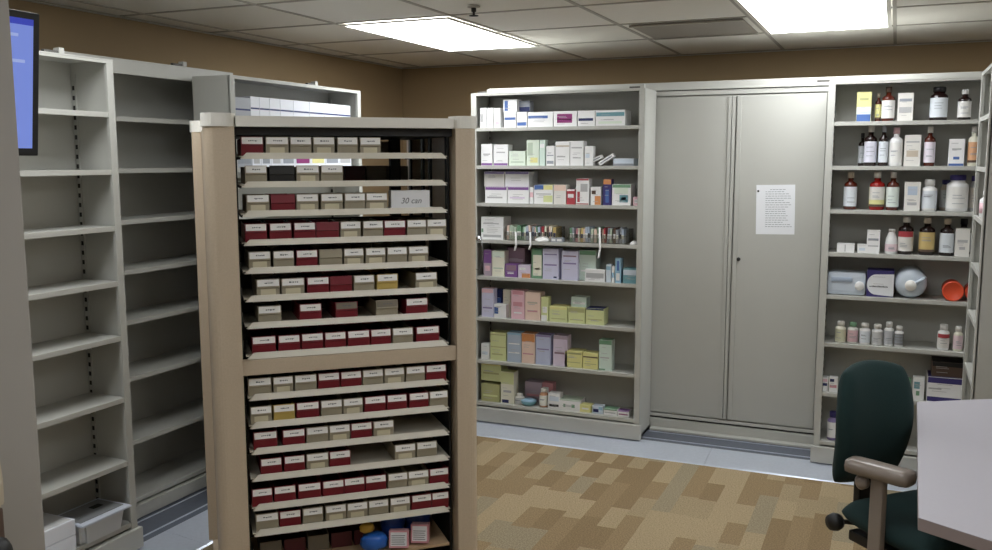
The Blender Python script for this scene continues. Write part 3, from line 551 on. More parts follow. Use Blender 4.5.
BINS = [
    (0, 0.0165, 0.0926, 'R'), (0, 0.1, 0.1796, 'B'), (0, 0.1849, 0.2604, 'B'), (0, 0.2658, 0.3426, 'B'), (0, 0.3514, 0.4261, 'B'),
    (0, 0.4339, 0.511, 'B'), (1, 0.0266, 0.1021, 'B'), (1, 0.1105, 0.1981, 'K'), (1, 0.2035, 0.2851, 'B'), (1, 0.2906, 0.3702, 'B'),
    (2, 0.0283, 0.1073, 'B'), (2, 0.1116, 0.1974, 'RN'), (2, 0.2006, 0.2802, 'B'), (2, 0.2879, 0.3678, 'B'), (2, 0.3734, 0.4502, 'B'),
    (2, 0.4524, 0.5327, 'B'), (3, 0.0196, 0.0956, 'R'), (3, 0.1041, 0.1815, 'R'), (3, 0.189, 0.2666, 'R'), (3, 0.2688, 0.3521, 'RN'),
    (3, 0.3554, 0.431, 'B'), (3, 0.439, 0.5147, 'B'), (3, 0.517, 0.5986, 'R'), (3, 0.6045, 0.679, 'B'), (3, 0.6814, 0.7632, 'B'),
    (4, 0.0288, 0.1053, 'B'), (4, 0.1138, 0.1873, 'B'), (4, 0.1949, 0.2717, 'R'), (4, 0.2772, 0.361, 'BN'), (4, 0.3666, 0.4404, 'B'),
    (4, 0.4461, 0.521, 'B'), (4, 0.5269, 0.603, 'B'), (4, 0.6089, 0.6862, 'B'), (5, 0.0523, 0.1341, 'B'), (5, 0.1394, 0.2216, 'B'),
    (5, 0.2302, 0.3106, 'R'), (5, 0.3139, 0.3945, 'RN'), (5, 0.4001, 0.4776, 'B'), (5, 0.4866, 0.5666, 'Y'), (5, 0.6338, 0.7184, 'B'),
    (6, 0.0544, 0.1365, 'B'), (6, 0.2006, 0.2808, 'R'), (6, 0.3313, 0.4137, 'RP'), (6, 0.4814, 0.565, 'BP'), (6, 0.5963, 0.6818, 'R'),
    (7, 0.0299, 0.114, 'R'), (7, 0.1215, 0.1997, 'R'), (7, 0.2051, 0.2846, 'R'), (7, 0.289, 0.3676, 'R'), (7, 0.3732, 0.4566, 'R'),
    (7, 0.46, 0.5379, 'R'), (7, 0.5425, 0.6216, 'B'), (7, 0.6333, 0.7246, 'RS'), (8, 0.0112, 0.0934, 'B'), (8, 0.0987, 0.1705, 'B'),
    (8, 0.1759, 0.2555, 'B'), (8, 0.261, 0.3407, 'R'), (8, 0.3441, 0.4229, 'R'), (8, 0.4263, 0.5052, 'B'), (8, 0.5087, 0.5866, 'B'),
    (8, 0.5924, 0.6668, 'B'), (8, 0.6704, 0.7508, 'R'), (9, 0.0153, 0.091, 'B'), (9, 0.0964, 0.1734, 'Y'), (9, 0.1789, 0.2628, 'R'),
    (9, 0.2684, 0.3481, 'B'), (9, 0.3515, 0.4255, 'B'), (9, 0.4313, 0.5136, 'R'), (9, 0.5171, 0.5947, 'R'), (9, 0.6032, 0.6796, 'R'),
    (9, 0.6833, 0.7659, 'B'), (10, 0.0228, 0.1077, 'R'), (10, 0.1263, 0.2074, 'R'), (10, 0.213, 0.2943, 'B'), (10, 0.2966, 0.3747, 'B'),
    (10, 0.3782, 0.4587, 'R'), (10, 0.4634, 0.5417, 'B'), (11, 0.0444, 0.1211, 'R'), (11, 0.1289, 0.2046, 'R'), (11, 0.2103, 0.2919, 'B'),
    (11, 0.2953, 0.3748, 'R'), (11, 0.5436, 0.6259, 'B'), (11, 0.6307, 0.7119, 'B'), (12, 0.005, 0.0836, 'R'), (12, 0.0891, 0.1679, 'R'),
    (12, 0.1758, 0.2606, 'R'), (12, 0.2663, 0.3468, 'R'), (12, 0.3478, 0.4263, 'R'), (12, 0.4286, 0.5094, 'R'), (12, 0.5154, 0.5926, 'B'),
    (12, 0.5939, 0.676, 'B'), (12, 0.6797, 0.7632, 'R'), (13, 0.0202, 0.1027, 'B'), (13, 0.106, 0.1843, 'R'), (13, 0.191, 0.2661, 'B'),
    (13, 0.2752, 0.3539, 'B'), (13, 0.3562, 0.4349, 'B'), (13, 0.4385, 0.5161, 'B'), (13, 0.5221, 0.601, 'B'), (13, 0.6071, 0.6873, 'R'),
    (13, 0.6883, 0.7662, 'R'),
]

# ------------------------------------------------------------------ rotating carousel of bins
CO, CR = (-2.1, 2.559, 0), math.radians(42.5)
ca = thing('rotary_carousel', 'tall beige rotating carousel cabinet full of labelled storage bins', 'carousel', CO, CR)
S0, S1, D0, D1 = -.108, .872, -.025, .76
def rounded(x0, x1, y0, y1, r, corners, n=6):
    out = []
    for i, (cx, cy, a0) in enumerate(((x0, y0, PI), (x1, y0, 1.5 * PI), (x1, y1, 0), (x0, y1, .5 * PI))):
        if i in corners:
            ox = cx + r if cx == x0 else cx - r; oy = cy + r if cy == y0 else cy - r
            for k in range(n + 1):
                a = a0 + k / n * PI / 2; out.append((ox + r * math.cos(a), oy + r * math.sin(a)))
        else: out.append((cx, cy))
    return out
cols = [((S0, -.006, D0, .085), (0,)), ((.785, S1, D0, .085), (1,)), ((.785, S1 + .03, D1 - .085, D1), (2,)), ((S0 - .03, -.006, D1 - .085, D1), (3,))]
for (x0, x1, y0, y1), c in cols:
    MB().prism(rounded(x0, x1, y0, y1, .04, c), .05, 1.803, TAUPE).build('corner_post', ca)
    MB().prism(rounded(x0 - .006, x1 + .006, y0 - .006, y1 + .006, .045, (0, 1, 2, 3)), 1.8035, 1.849, CAPM).build('post_cap', ca)
for x0, x1 in ((S0 + .006, S0 + .022), (S1 - .022, S1 - .006)):
    MB().box(x0, x1, .086, D1 - .086, .05, 1.803, TAUPE).build('side_panel', ca)
MB().box(.0003, .7787, D0 + .004, .10, 1.8037, 1.84, CAPM).build('top_cap', ca)
MB().box(.0003, .7787, D1 - .10, D1 - .004, 1.8037, 1.84, CAPM).build('top_cap', ca)
MB().box(-.09, .86, .1005, D1 - .1005, 1.805, 1.83, CAPM).build('top_panel', ca)
MB().box(-.005, .784, .02, .70, 1.775, 1.8034, INNER).build('header', ca)
MB().box(-.0055, .7845, -.012, .012, .925, .980, TAUPE, bev=.002).build('middle_rail', ca)
MB().prism(rounded(S0 - .015, S1 + .02, D0 - .01, D1 - .02, .05, (0, 1, 2, 3)), .0, .049, TAUPE).build('base', ca)
MB().box(.0, .778, .0, .70, .055, .10, INNER).build('turntable', ca)
TAN = mat('deck_tan', srgb(186, 160, 128), .6)
MB().box(.02, .76, .02, .33, .17, .18, TAN).build('bottom_deck', ca)
MB().box(.02, .76, .36, .37, .101, 1.46, INNER).build('centre_panel', ca)
up = MB()
for x in (-.0055, .771):
    for y in (.05, .30, .42, .64): up.box(x, x + .009, y, y + .03, .101, 1.774, INNER)
    up.box(x + .002, x + .006, .08, .30, .101, 1.40, INNER)
up.build('inner_frame', ca)
MB().box(.62, .66, .345, .385, 1.461, 1.774, INNER).build('mast', ca)
TZ = [1.714, 1.614, 1.512, 1.410, 1.310, 1.210, 1.113, 1.003, .851, .747, .650, .549, .438, .340]
def tray(z, rear=False):
    t = MB()
    y0, y1, s = (0.004, .30, 1) if not rear else (.40, .68, -1)
    t.box(.008, .760, y0, y1, z - .014, z - .011, TRAYM)
    yf = y0 if not rear else y1
    # slanted front lip, wider at the foot
    a, b = .012, .022
    pr = [(-.004, -.006), (.768, -.006), (.752, .0), (.012, .0)]
    if not rear:
        vs = [(.012, y0 - .010, z - .021), (.756, y0 - .010, z - .021), (.738, y0, z), (.034, y0, z),
              (.012, y0 + .006, z - .021), (.756, y0 + .006, z - .021), (.738, y0 + .004, z), (.034, y0 + .004, z)]
    else:
        vs = [(.012, y1 - .004, z - .021), (.756, y1 - .004, z - .021), (.738, y1 - .003, z), (.034, y1 - .003, z),
              (.012, y1 + .006, z - .021), (.756, y1 + .006, z - .021), (.738, y1, z), (.034, y1, z)]
    t.faces_from([Vector(v) for v in vs], [(0, 1, 2, 3), (7, 6, 5, 4), (0, 4, 5, 1), (1, 5, 6, 2), (2, 6, 7, 3), (3, 7, 4, 0)], TRAYM)
    t.build('tray', ca)
    h = MB()
    for x in ((.009, .014), (.754, .759)): h.box(x[0], x[1], y0 + .01, y1 - .01, z - .024, z - .015, INNER)
    h.build('tray_bracket', ca)
for z in TZ: tray(z)
for z in TZ[:2] : tray(z, True)

# bins: an open box with a sloped label holder
ORD = ['leftmost', 'second', 'third', 'fourth', 'fifth', 'sixth', 'seventh', 'eighth', 'ninth', 'tenth']
TRN = ['top tray', 'second tray', 'third tray', 'fourth tray', 'fifth tray', 'sixth tray', 'seventh tray', 'tray just above the middle rail',
       'first tray below middle rail', 'second tray below middle rail', 'third tray below middle rail', 'fourth tray below middle rail',
       'fifth tray below middle rail', 'lowest tray']
HB = .066
BIN_MESH = {}
def scribble(mb, x0, x1, z, y, ink=INK, h=.0028):
    x = x0
    while x < x1:
        w = random.uniform(.002, .007); mb.box(x, min(x + w, x1), y - .0004, y, z - h * random.uniform(.4, 1), z + h * random.uniform(.4, 1), ink); x += w + random.uniform(.001, .003)
def bin_parts(key, m, lab, low):
    if key in BIN_MESH: return BIN_MESH[key]
    h, w, d, tk = HB, 1.0, .25, .0018
    W = .082
    b = MB(); a = W / 2
    b.box(-a, a, 0, d, 0, tk, m); b.box(-a, a, .0, tk, tk, h - .004, m); b.box(-a, a, d - tk, d, tk, h - .006, m)
    b.box(-a, -a + tk, tk, d - tk, tk, h - .006, m); b.box(a - tk, a, tk, d - tk, tk, h - .006, m)
    # filled with small packets up to below the rim
    b.box(-a + .003, a - .003, .02, d - .01, tk + .001, h - .022, BINBLK if key[0] != 'B' else BINGREY)
    body = b.build('body')
    hd = MB()
    hd.faces_from([Vector(v) for v in ((-a, -.006, h - .030), (a, -.006, h - .030), (a, -.001, h), (-a, -.001, h), (-a, -.0005, h - .032), (a, -.0005, h - .032), (a, .004, h), (-a, .004, h))],
                  [(0, 1, 2, 3), (7, 6, 5, 4), (0, 4, 5, 1), (1, 5, 6, 2), (2, 6, 7, 3), (3, 7, 4, 0)], m)
    holder = hd.build('label_holder')
    lb = None
    T = Matrix.Translation((0, -.0063, h - .030)) @ Matrix.Rotation(math.radians(-9.5), 4, 'X')
    if lab:
        l = MB(); l.box(-a + .0025, a - .0025, -.0008, -.0001, .005, .0285, LABELW if lab != 'grey' else BINGREY, M=T)
        s = MB(); scribble(s, -.014, .018, .0165, -.0009)
        i = l.mi(INK)
        for f in s.bm.faces: l.faces_from([T @ v.co for v in f.verts], [tuple(range(len(f.verts)))], INK)
        s.bm.free(); lb = l.build('label')
    lc = None
    if low:
        l = MB(); l.box(-a + .014, a - .014, -.0008, -.0001, .009, .030, mat('low_card', srgb(208, 200, 172), .6)); lc = l.build('lower_card')
    BIN_MESH[key] = [o for o in (body, holder, lb, lc) if o]
    return BIN_MESH[key]
KINDS = {'B': ('beige bin with white label', BINBEI, True), 'R': ('red bin with white label', BINRED, True), 'RN': ('red bin without a label', BINRED, False),
         'BN': ('beige bin without a label', BINBEI, False), 'K': ('black bin without a label', BINBLK, False), 'Y': ('yellowish bin with white label', BINYEL, True),
         'RP': ('red bin with dull label', BINRED, 'grey'), 'BP': ('beige bin with dull label', BINBEI, 'grey'), 'RS': ('red bin with scribbled label', BINRED, True)}
MC = Matrix.Translation(CO) @ Matrix.Rotation(CR, 4, 'Z')
cnt = {}; bin_used = set()
for (r, s0, s1, k) in BINS:
    n = cnt.get(r, 0); cnt[r] = n + 1
    dsc, m_, lab = KINDS[k]
    low = k in 'B' and (n * 7 + r * 3) % 5 < 3
    key = (k, bool(low), (n + r) % 3)
    protos = bin_parts(key, m_, lab, low)
    s0 = max(s0, .010); s1 = min(s1, .757)
    p = MC @ Vector(((s0 + s1) / 2, .012 + random.uniform(0, .006), TZ[r] - .0108))
    o = thing('storage_bin', '%s, %s from left, carousel %s' % (dsc, ORD[n], TRN[r]) if n else '%s, leftmost, carousel %s' % (dsc, TRN[r]), 'storage bin', p, CR, 'labelled bins in the carousel')
    sc = (s1 - s0 - .0015) / .082
    for q in protos:
        if key in bin_used:
            c = q.copy(); COL.objects.link(c)
        else: c = q
        c.parent = o; c.scale = (sc, 1, 1)
    bin_used.add(key)
# rear bins seen from behind through the open carousel, shade put into their colours
def rear_bin(s, v, z, m, label, w=.078, h=.06):
    p = MC @ Vector((s, v, z))
    o = thing('storage_bin', label, 'storage bin', p, CR, 'bins seen from behind in the carousel')
    b = MB(); a = w / 2
    b.box(-a, a, 0, .002, 0, h, m); b.box(-a, a, .002, .2, 0, .002, m); b.box(-a, -a + .002, .002, .2, .002, h, m); b.box(a - .002, a, .002, .2, .002, h, m); b.box(-a + .002, a - .002, .198, .2, .002, h, m)
    b.build('body', o)
    MB().box(-a, a, .2002, .205, h - .028, h, m).build('label_holder', o)
RED_SHADE = mat('bin_red_shaded', srgb(80, 26, 34), .5)  # bin red darkened, shadow inside the carousel put into the colour
for s, r, m_, l in ((.535, 0, BINGREY, 'first shaded grey bin back right of the last labelled bin on the carousel top tray'), (.625, 0, BINGREY, 'second shaded grey bin back right of the last labelled bin on the carousel top tray'),
                    (.40, 1, RED_SHADE, 'first shaded red bin back on the carousel second tray'), (.485, 1, RED_SHADE, 'second shaded red bin back on the carousel second tray'),
                    (.575, 1, BINGREY, 'first shaded grey bin back on the carousel second tray'), (.665, 1, BINGREY, 'second shaded grey bin back on the carousel second tray')):
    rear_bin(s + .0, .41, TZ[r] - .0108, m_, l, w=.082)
for s, m_, l in ((.08, BINGREY, 'shaded grey bin back at the left on the carousel bottom deck'), (.17, RED_SHADE, 'shaded red bin back beside the grey one on the carousel bottom deck'),
                 (.26, BINGREY, 'shaded grey bin back in the middle of the carousel bottom deck'), (.35, RED_SHADE, 'shaded red bin back in the middle of the carousel bottom deck'), (.44, RED_SHADE, 'shaded red bin back behind the blue bags on the carousel bottom deck')):
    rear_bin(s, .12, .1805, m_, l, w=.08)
# card sign on the third tray
sg = thing('card_sign', 'white card with handwritten 30 standing on the carousel third tray', 'card', MC @ Vector((.622, .016, TZ[2] - .0106)), CR)
MB().box(-.075, .072, 0, .05, 0, .074, PAPER, bev=.0008).build('card', sg)
tc_ = bpy.data.curves.new('handwriting', 'FONT'); tc_.body = '30 can'; tc_.size = .030; tc_.extrude = .0003; tc_.shear = .25; tc_.align_x = 'CENTER'
to = bpy.data.objects.new('tmp_text', tc_); COL.objects.link(to)
bpy.context.view_layer.update()
me = bpy.data.meshes.new_from_object(to); bpy.data.objects.remove(to)
ho = bpy.data.objects.new('handwriting', me); COL.objects.link(ho); me.materials.append(INK)
ho.parent = sg; ho.location = (0, -.0006, .026); ho.rotation_euler = (PI / 2, 0, 0)
# bags and boxes at the carousel foot
def bag(s, v, z, sx, sy, sz, m, label, name='plastic_bag', rz=0.0):
    b = MB(); random.seed(hash(label) % 1000 if False else len(label))
    n, k = 14, 9; vs = []; fs = []
    for i in range(k + 1):
        ph = -PI / 2 + PI * i / k
        for j in range(n):
            a = 2 * PI * j / n
            rr = math.cos(ph) ** .6 if math.cos(ph) > 1e-6 else 0
            w = 1 + random.uniform(-.10, .10)
            vs.append(Vector((sx * rr * math.cos(a) * w, sy * rr * math.sin(a) * w, sz * (math.sin(ph) + 1) * (1 + random.uniform(-.05, .05)))))
    for i in range(k):
        for j in range(n): fs.append((i * n + j, i * n + (j + 1) % n, (i + 1) * n + (j + 1) % n, (i + 1) * n + j))
    b.faces_from(vs, fs, m, True)
    p = MC @ Vector((s, v, z))
    o = b.build(name, None, p, (0, 0, CR + rz)); tag(o, label, 'bag')
BAGB = mat('bag_blue', srgb(40, 74, 160), .3); BAGY = mat('bag_yellow', srgb(200, 160, 60), .35)
bag(.56, .15, .181, .05, .05, .055, BAGB, 'blue plastic bag at the foot of the carousel behind the red boxes')
bag(.465, .055, .181, .055, .035, .034, mat('bag_cyan', srgb(40, 100, 190), .3), 'small bright blue bag at the front of the carousel foot')
bag(.44, .065, .25, .03, .022, .018, BAGY, 'small yellow bag lying on the blue bags in the carousel foot')
bag(.665, .19, .181, .06, .05, .05, BAGB, 'second blue plastic bag deep in the right foot of the carousel')
def small_box(s, v, z, w, d, h, rz, rx, label):
    p = MC @ Vector((s, v, z)); b = MB()
    b.box(-w / 2, w / 2, -d / 2, d / 2, 0, h, pal('rose'), bev=.001)
    b.box(-w / 2 + .006, w / 2 - .006, -d / 2 - .0006, -d / 2 - .0001, .008, h - .006, PAPER)
    b.box(-w / 2 + .004, w / 2 - .004, -d / 2 + .004, d / 2 - .01, h + .0001, h + .0006, pal('pink'))
    for k in range(5): b.box(-w / 2 + .01, w / 2 - .012 - .003 * (k % 2), -d / 2 - .001, -d / 2 - .0006, .014 + k * .008, .0165 + k * .008, INK)
    o = b.build('medicine_carton', None, p, (rx, 0, CR + rz)); tag(o, label, 'medicine carton')
small_box(.56, .035, .186, .075, .05, .066, math.radians(-18), math.radians(-12), 'front red and white carton lying in the carousel foot')
small_box(.65, .055, .186, .07, .05, .072, math.radians(-22), math.radians(-10), 'rear red and white carton lying in the carousel foot')

# ------------------------------------------------------------------ goods on the shelves
UNIT = {'A': 'of the carton unit', 'C': 'of the bottle unit', 'D': 'of the edge-on right unit'}
SHN = {1: 'top shelf', 2: 'second shelf', 3: 'third shelf', 4: 'fourth shelf', 5: 'fifth shelf', 6: 'sixth shelf', 7: 'seventh shelf', 8: 'bottom shelf'}
GRP = {'A': 'medicine cartons and bottles on the carton unit', 'C': 'medicine cartons and bottles on the bottle unit', 'D': 'goods on the edge-on unit'}
def carton(u, s, v, depth, col, bands, desc, rot=0, M=None):
    x0, x1, y, z0, h = v; w = x1 - x0 - .002; a = w / 2
    b = MB(); b.box(-a, a, 0, depth, 0.0005, h, pal(col), bev=.0012)
    for (f0, f1, g0, g1, c) in bands:
        g1 = min(g1, .985); f0 = max(f0, .02); f1 = min(f1, .98); g0 = max(g0, .015)
        b.box(-a + w * f0, -a + w * f1, -.0005, 0.0003, h * g0, h * g1, pal(c))
        if g1 > .9 and g1 - g0 < .6:            # bands at the top run over onto the lid
            b.box(-a + w * f0, -a + w * f1, .002, depth - .004, h - .0002, h + .0004, pal(c))
    # a few lines of fine print
    rnd = random.Random(desc)
    if w > .035 and h > .05:
        for k in range(3):
            zz = h * rnd.uniform(.12, .85); xx = -a + w * rnd.uniform(.12, .3)
            b.box(xx, xx + w * rnd.uniform(.3, .5), -.0009, -.0005, zz, zz + .0022, pal('grey'))
    o = b.build('medicine_carton', None, ((x0 + x1) / 2, y, z0), (0, 0, rot))
    return tag(o, desc + ', ' + SHN[s] + ' ' + UNIT[u], 'medicine carton', GRP[u])
def bottle(u, s, v, kind, cols, desc):
    x0, x1, y, z0, h = v; r = (x1 - x0) / 2 - .001; z0 += .0005
    t = thing('medicine_bottle', desc + ', ' + SHN[s] + ' ' + UNIT[u], 'medicine bottle', ((x0 + x1) / 2, y + r, z0), random.Random(desc).uniform(-.2, .2), GRP[u])
    body, cap, lab = cols
    if kind == 'syrup': hb, rn, ch, cr, sh = h * .76, r * .42, h * .16, r * .5, .14
    elif kind == 'wide': hb, rn, ch, cr, sh = h * .80, r * .66, h * .15, r * .74, .10
    elif kind == 'jugsmall': hb, rn, ch, cr, sh = h * .86, r * .5, h * .1, r * .55, .5
    else: hb, rn, ch, cr, sh = h * .76, r * .6, h * .2, r * .68, .10
    MB().lathe([(r * .9, 0), (r, .004), (r, hb * (1 - sh)), (r * .93, hb * (1 - sh * .6)), (rn, hb), (rn, h - ch + .002)], pal(body), n=20).build('body', t, smooth_angle=None)
    MB().lathe([(cr, h - ch), (cr, h - .0025), (cr * .85, h)], pal(cap), n=16).build('cap', t, smooth_angle=None)
    z1, z2 = hb * .12, hb * (1 - sh) * .93
    l = MB(); n = 14; vs = []; rl = r + .0006
    for zz in (z1, z2):
        for k in range(n + 1):
            a = -PI / 2 + (k / n - .5) * 4.6; vs.append(Vector((rl * math.cos(a), rl * math.sin(a), zz)))
    fs = [(k, k + 1, n + 2 + k, n + 1 + k) for k in range(n)]
    l.faces_from(vs, fs, pal(lab, .25 if lab in ('gold', 'orange', 'yellow') else .55) if lab != 'redwhite' else pal('offwhite'), True)
    def strip(za, zb, a0, a1, c, rr=rl + .0009):
        k_ = 12; q = []
        for zz in (za, zb):
            for k in range(k_ + 1):
                a = -PI / 2 + a0 + (a1 - a0) * k / k_; q.append(Vector((rr * math.cos(a), rr * math.sin(a), zz)))
        l.faces_from(q, [(k, k + 1, k_ + 2 + k, k_ + 1 + k) for k in range(k_)], pal(c), True)
    dz = z2 - z1; rnd = random.Random(desc + 'x')
    if lab == 'redwhite': strip(z1 + dz * .72, z2, -1.2, 1.2, 'red')
    if lab in ('orange', 'yellow', 'gold'): strip(z1, z1 + dz * .12, -1.2, 1.2, 'brown')
    if desc.startswith('red bottle'): strip(z1 + dz * .35, z1 + dz, -1.2, 1.2, 'offwhite')
    if desc.startswith('short white bottle with dark'):
        for q in (.2, .5, .75): strip(z1 + dz * q, z1 + dz * (q + .12), -1, 1, 'slate')
    for k in range(3):
        q = rnd.uniform(.2, .75); strip(z1 + dz * q, z1 + dz * q + .0025, -.6, rnd.uniform(.1, .7), 'slate', rl + .0015)
    lo = l.build('label', t)
    return t
for it in ITEMS:
    if it[0] == 'carton': carton(it[1], it[2], it[3], it[4], it[5], it[6], it[7])
    else: bottle(it[1], it[2], it[3], it[4], it[5], it[7])
# carton with a white shield and a word line
def word_face():
    for o in COL.objects:
        if o.get('label', '').startswith('white and navy carton'): base = o
    x0, x1 = -.068, .068; b = MB(); n = 14
    h = .125
    pts = [(.0665, .006)] + [(.0665, .124)] + [(-.02 - .045 * math.sin(a), .066 + .054 * math.cos(a)) for a in [PI * k / n for k in range(n + 1)]]
    vs = [Vector((p[0], -.0006, p[1])) for p in pts]; vs2 = [Vector((p[0], -.0002, p[1])) for p in pts]
    k = len(pts)
    b.faces_from(vs + vs2, [tuple(range(k)), tuple(range(2 * k - 1, k - 1, -1))] + [(i, (i + 1) % k, k + (i + 1) % k, k + i) for i in range(k)], PAPER)
    rnd = random.Random(4); x = -.052
    while x < .035:
        w = rnd.uniform(.003, .006); b.box(x, x + w, -.0011, -.0007, .052, .052 + rnd.uniform(.005, .009), INK); x += w + .0015
    b.build('printed_panel', base)
word_face()
# packet bins on the fourth shelf of the carton unit
def packet_bin(x0, x1, z, label, seed):
    w = x1 - x0; t = thing('packet_bin', label, 'bin', ((x0 + x1) / 2, 5.17, z + .0005), 0, 'clear bins of packets on the carton unit')
    a = w / 2; h = .085; d = .15
    CL = mat('clear_bin', srgb(120, 116, 104), .15, alpha=.25)
    b = MB(); b.box(-a, a, 0, d, 0, .003, CL); b.box(-a, a, 0, .0025, .003, h * .6, CL); b.box(-a, a, d - .0025, d, .003, h, CL)
    b.box(-a, -a + .0025, .0025, d - .0025, .003, h, CL); b.box(a - .0025, a, .0025, d - .0025, .003, h, CL)
    b.build('tray', t)
    rnd = random.Random(seed); x = -a + .008; cs = ['red', 'cream', 'green', 'sage', 'peach', 'olive', 'steelblue', 'rose', 'brown', 'slate', 'mint', 'gold', 'peach']
    p = MB()
    while x < a - .018:
        wd = rnd.uniform(.012, .021); hh = rnd.uniform(.078, .092); c = pal(rnd.choice(cs))
        M = Matrix.Translation((x, .012, .004)) @ Matrix.Rotation(rnd.uniform(-.09, .09), 4, 'Y')
        p.box(0, wd * .8, 0, .11, 0, hh, c, M=M, bev=.001)
        p.box(0.001, wd * .8 - .001, -.0006, .0, hh * .3, hh * .6, pal(rnd.choice(['white', 'cream', 'navy', 'black'])), M=M); x += wd
    tag(p.build('packets', t), kind='stuff')
packet_bin(-2.20, -1.86, SZ[4], 'left clear bin of bright foil packets on fourth shelf of the carton unit', 5)
packet_bin(-1.785, -1.425, SZ[4], 'right clear bin of bright foil packets on fourth shelf of the carton unit', 9)
def ribbon(x, z, l, lab):
    m = MB(); n = 8; vs = []
    for i in range(n + 1):
        f = i / n; y = 5.166 - .024 * min(1, f * 3) ; zz = z + .03 * (1 - min(1, f * 3)) ** 2 - l * f + .006
        xx = x + .012 * math.sin(f * 3)
        vs += [Vector((xx - .006, y, zz)), Vector((xx + .006, y + .001, zz)), Vector((xx - .006, y + .0015, zz)), Vector((xx + .006, y + .0025, zz))]
    fs = []
    for i in range(n):
        o = i * 4; fs += [(o, o + 1, o + 5, o + 4), (o + 2, o + 6, o + 7, o + 3), (o, o + 4, o + 6, o + 2), (o + 1, o + 3, o + 7, o + 5)]
    fs += [(0, 2, 3, 1), (n * 4, n * 4 + 1, n * 4 + 3, n * 4 + 2)]
    m.faces_from(vs, fs, pal('white'), True); tag(m.build('hanging_tag'), lab, 'tag', 'white tags hanging from the fourth shelf')
ribbon(-2.125, SZ[4] + .02, .085, 'leftmost white strip tag hanging over the fourth shelf front of the carton unit')
ribbon(-2.03, SZ[4] + .02, .075, 'middle white strip tag hanging over the fourth shelf front of the carton unit')
ribbon(-1.59, SZ[4] + .06, .15, 'longest white strip tag hanging before the right packet bin')
def crumple(x, w, h, y, z, lab, seed, c='white'):
    rnd = random.Random(seed); b = MB()
    vs = []; n = 10
    for i in range(5):
        for k in range(n):
            a = 2 * PI * k / n; r = (1, 1.02, .85, .5, .1)[i] * rnd.uniform(.8, 1.1)
            vs.append(Vector((w / 2 * r * math.cos(a), .025 * r * math.sin(a), (0, .25, .6, .9, 1)[i] * h * rnd.uniform(.9, 1.1) if i else 0)))
    fs = [(i * n + k, i * n + (k + 1) % n, (i + 1) * n + (k + 1) % n, (i + 1) * n + k) for i in range(4) for k in range(n)] + [tuple(range(n - 1, -1, -1)), tuple(4 * n + k for k in range(n))]
    b.faces_from(vs, fs, pal(c)); tag(b.build('paper_wad', None, (x, y + .025, z + .0005)), lab, 'paper')
crumple(-1.955, .10, .03, 5.118 + .039, SZ[4], 'crumpled white paper between the packet bins and tags', 3)
crumple(-1.385, .05, .022, 5.165, SZ[4], 'small white paper wad at the right end of the fourth shelf', 4)
for k, (x, w) in enumerate(((-1.875, .035), (-1.838, .04))):
    b = MB(); b.box(-w / 2, w / 2, 0, .05, 0, .026, pal('slate'), bev=.001); b.box(-w / 2 + .005, w / 2 - .005, -.0005, 0, .006, .02, pal('white'))
    tag(b.build('medicine_carton', None, (x, 5.158, SZ[4] + .0005)), ('left' if k == 0 else 'right') + ' tiny grey carton between the two packet bins on the fourth shelf', 'medicine carton', GRP['A'])
# slumped small cartons, second shelf
for k, (x, z, a) in enumerate(((-1.64, SZ[2] + .0285, -24), (-1.565, SZ[2] + .031, -32))):
    b = MB(); b.box(-.05, .05, -.03, .03, -.011, .011, pal('white'), bev=.001); b.box(-.04, .04, -.0305, -.030, -.004, .003, pal('slate')); b.box(-.05, .02, -.028, .028, .011, .0115, pal('grey'))
    tag(b.build('medicine_carton', None, (x, 5.22, z + .006), (0, math.radians(a), .1)), ('left' if k == 0 else 'right') + ' tilted slim white carton on the second shelf of the carton unit', 'medicine carton', GRP['A'])
# teal dish
t = thing('pill_dish', 'small round teal dish on the bottom shelf of the carton unit', 'dish', (-2.05, 5.205, SZ[8] + .0005))
MB().lathe([(.03, 0), (.046, .012), (.05, .028), (.047, .028), (.04, .02)], pal('teal'), n=24).build('bowl', t)
MB().lathe([(.05, .0285), (.052, .033), (.02, .037)], pal('sky'), n=24).build('lid', t)
# jugs on the fifth shelf of the bottle unit
zj = SZ[5]
j = thing('plastic_jug', 'translucent pale blue plastic jug lying on its side on the fifth shelf', 'jug', (-.215, 5.18, zj))
b = MB(); b.box(-.098, .098, 0, .13, .0005, .125, JUGM, bev=.026); b.build('body', j)
MB().box(-.078, .03, -.006, .02, .072, .098, mat('jug_handle', srgb(170, 184, 204), .35), bev=.01).build('handle', j)
MB().lathe([(.0, 0), (.024, .0), (.024, .016), (.02, .019)], pal('white'), M=Matrix.Translation((.066, .006, .055)) @ Matrix.Rotation(PI / 2, 4, 'X'), n=18).build('cap', j)
j = thing('plastic_jug', 'round translucent white jug lying with its cap facing out on the fifth shelf', 'jug', (.098, 5.165, zj + .080))
Rx = Matrix.Rotation(-PI / 2, 4, 'X')
MB().lathe([(.034, 0), (.06, .006), (.076, .028), (.079, .05), (.079, .17), (.06, .18)], JUGM, M=Rx, n=32).build('body', j)
MB().lathe([(.026, -.016), (.028, -.012), (.028, .003), (.03, .0035)], pal('offwhite'), M=Matrix.Translation((0, .0, -.008)) @ Rx, n=20).build('cap', j)
MB().tube([(.018, .006, .0), (.036, -.012, .014), (.056, -.004, .028), (.068, .02, .034)], .0085, JUGM).build('handle', j)
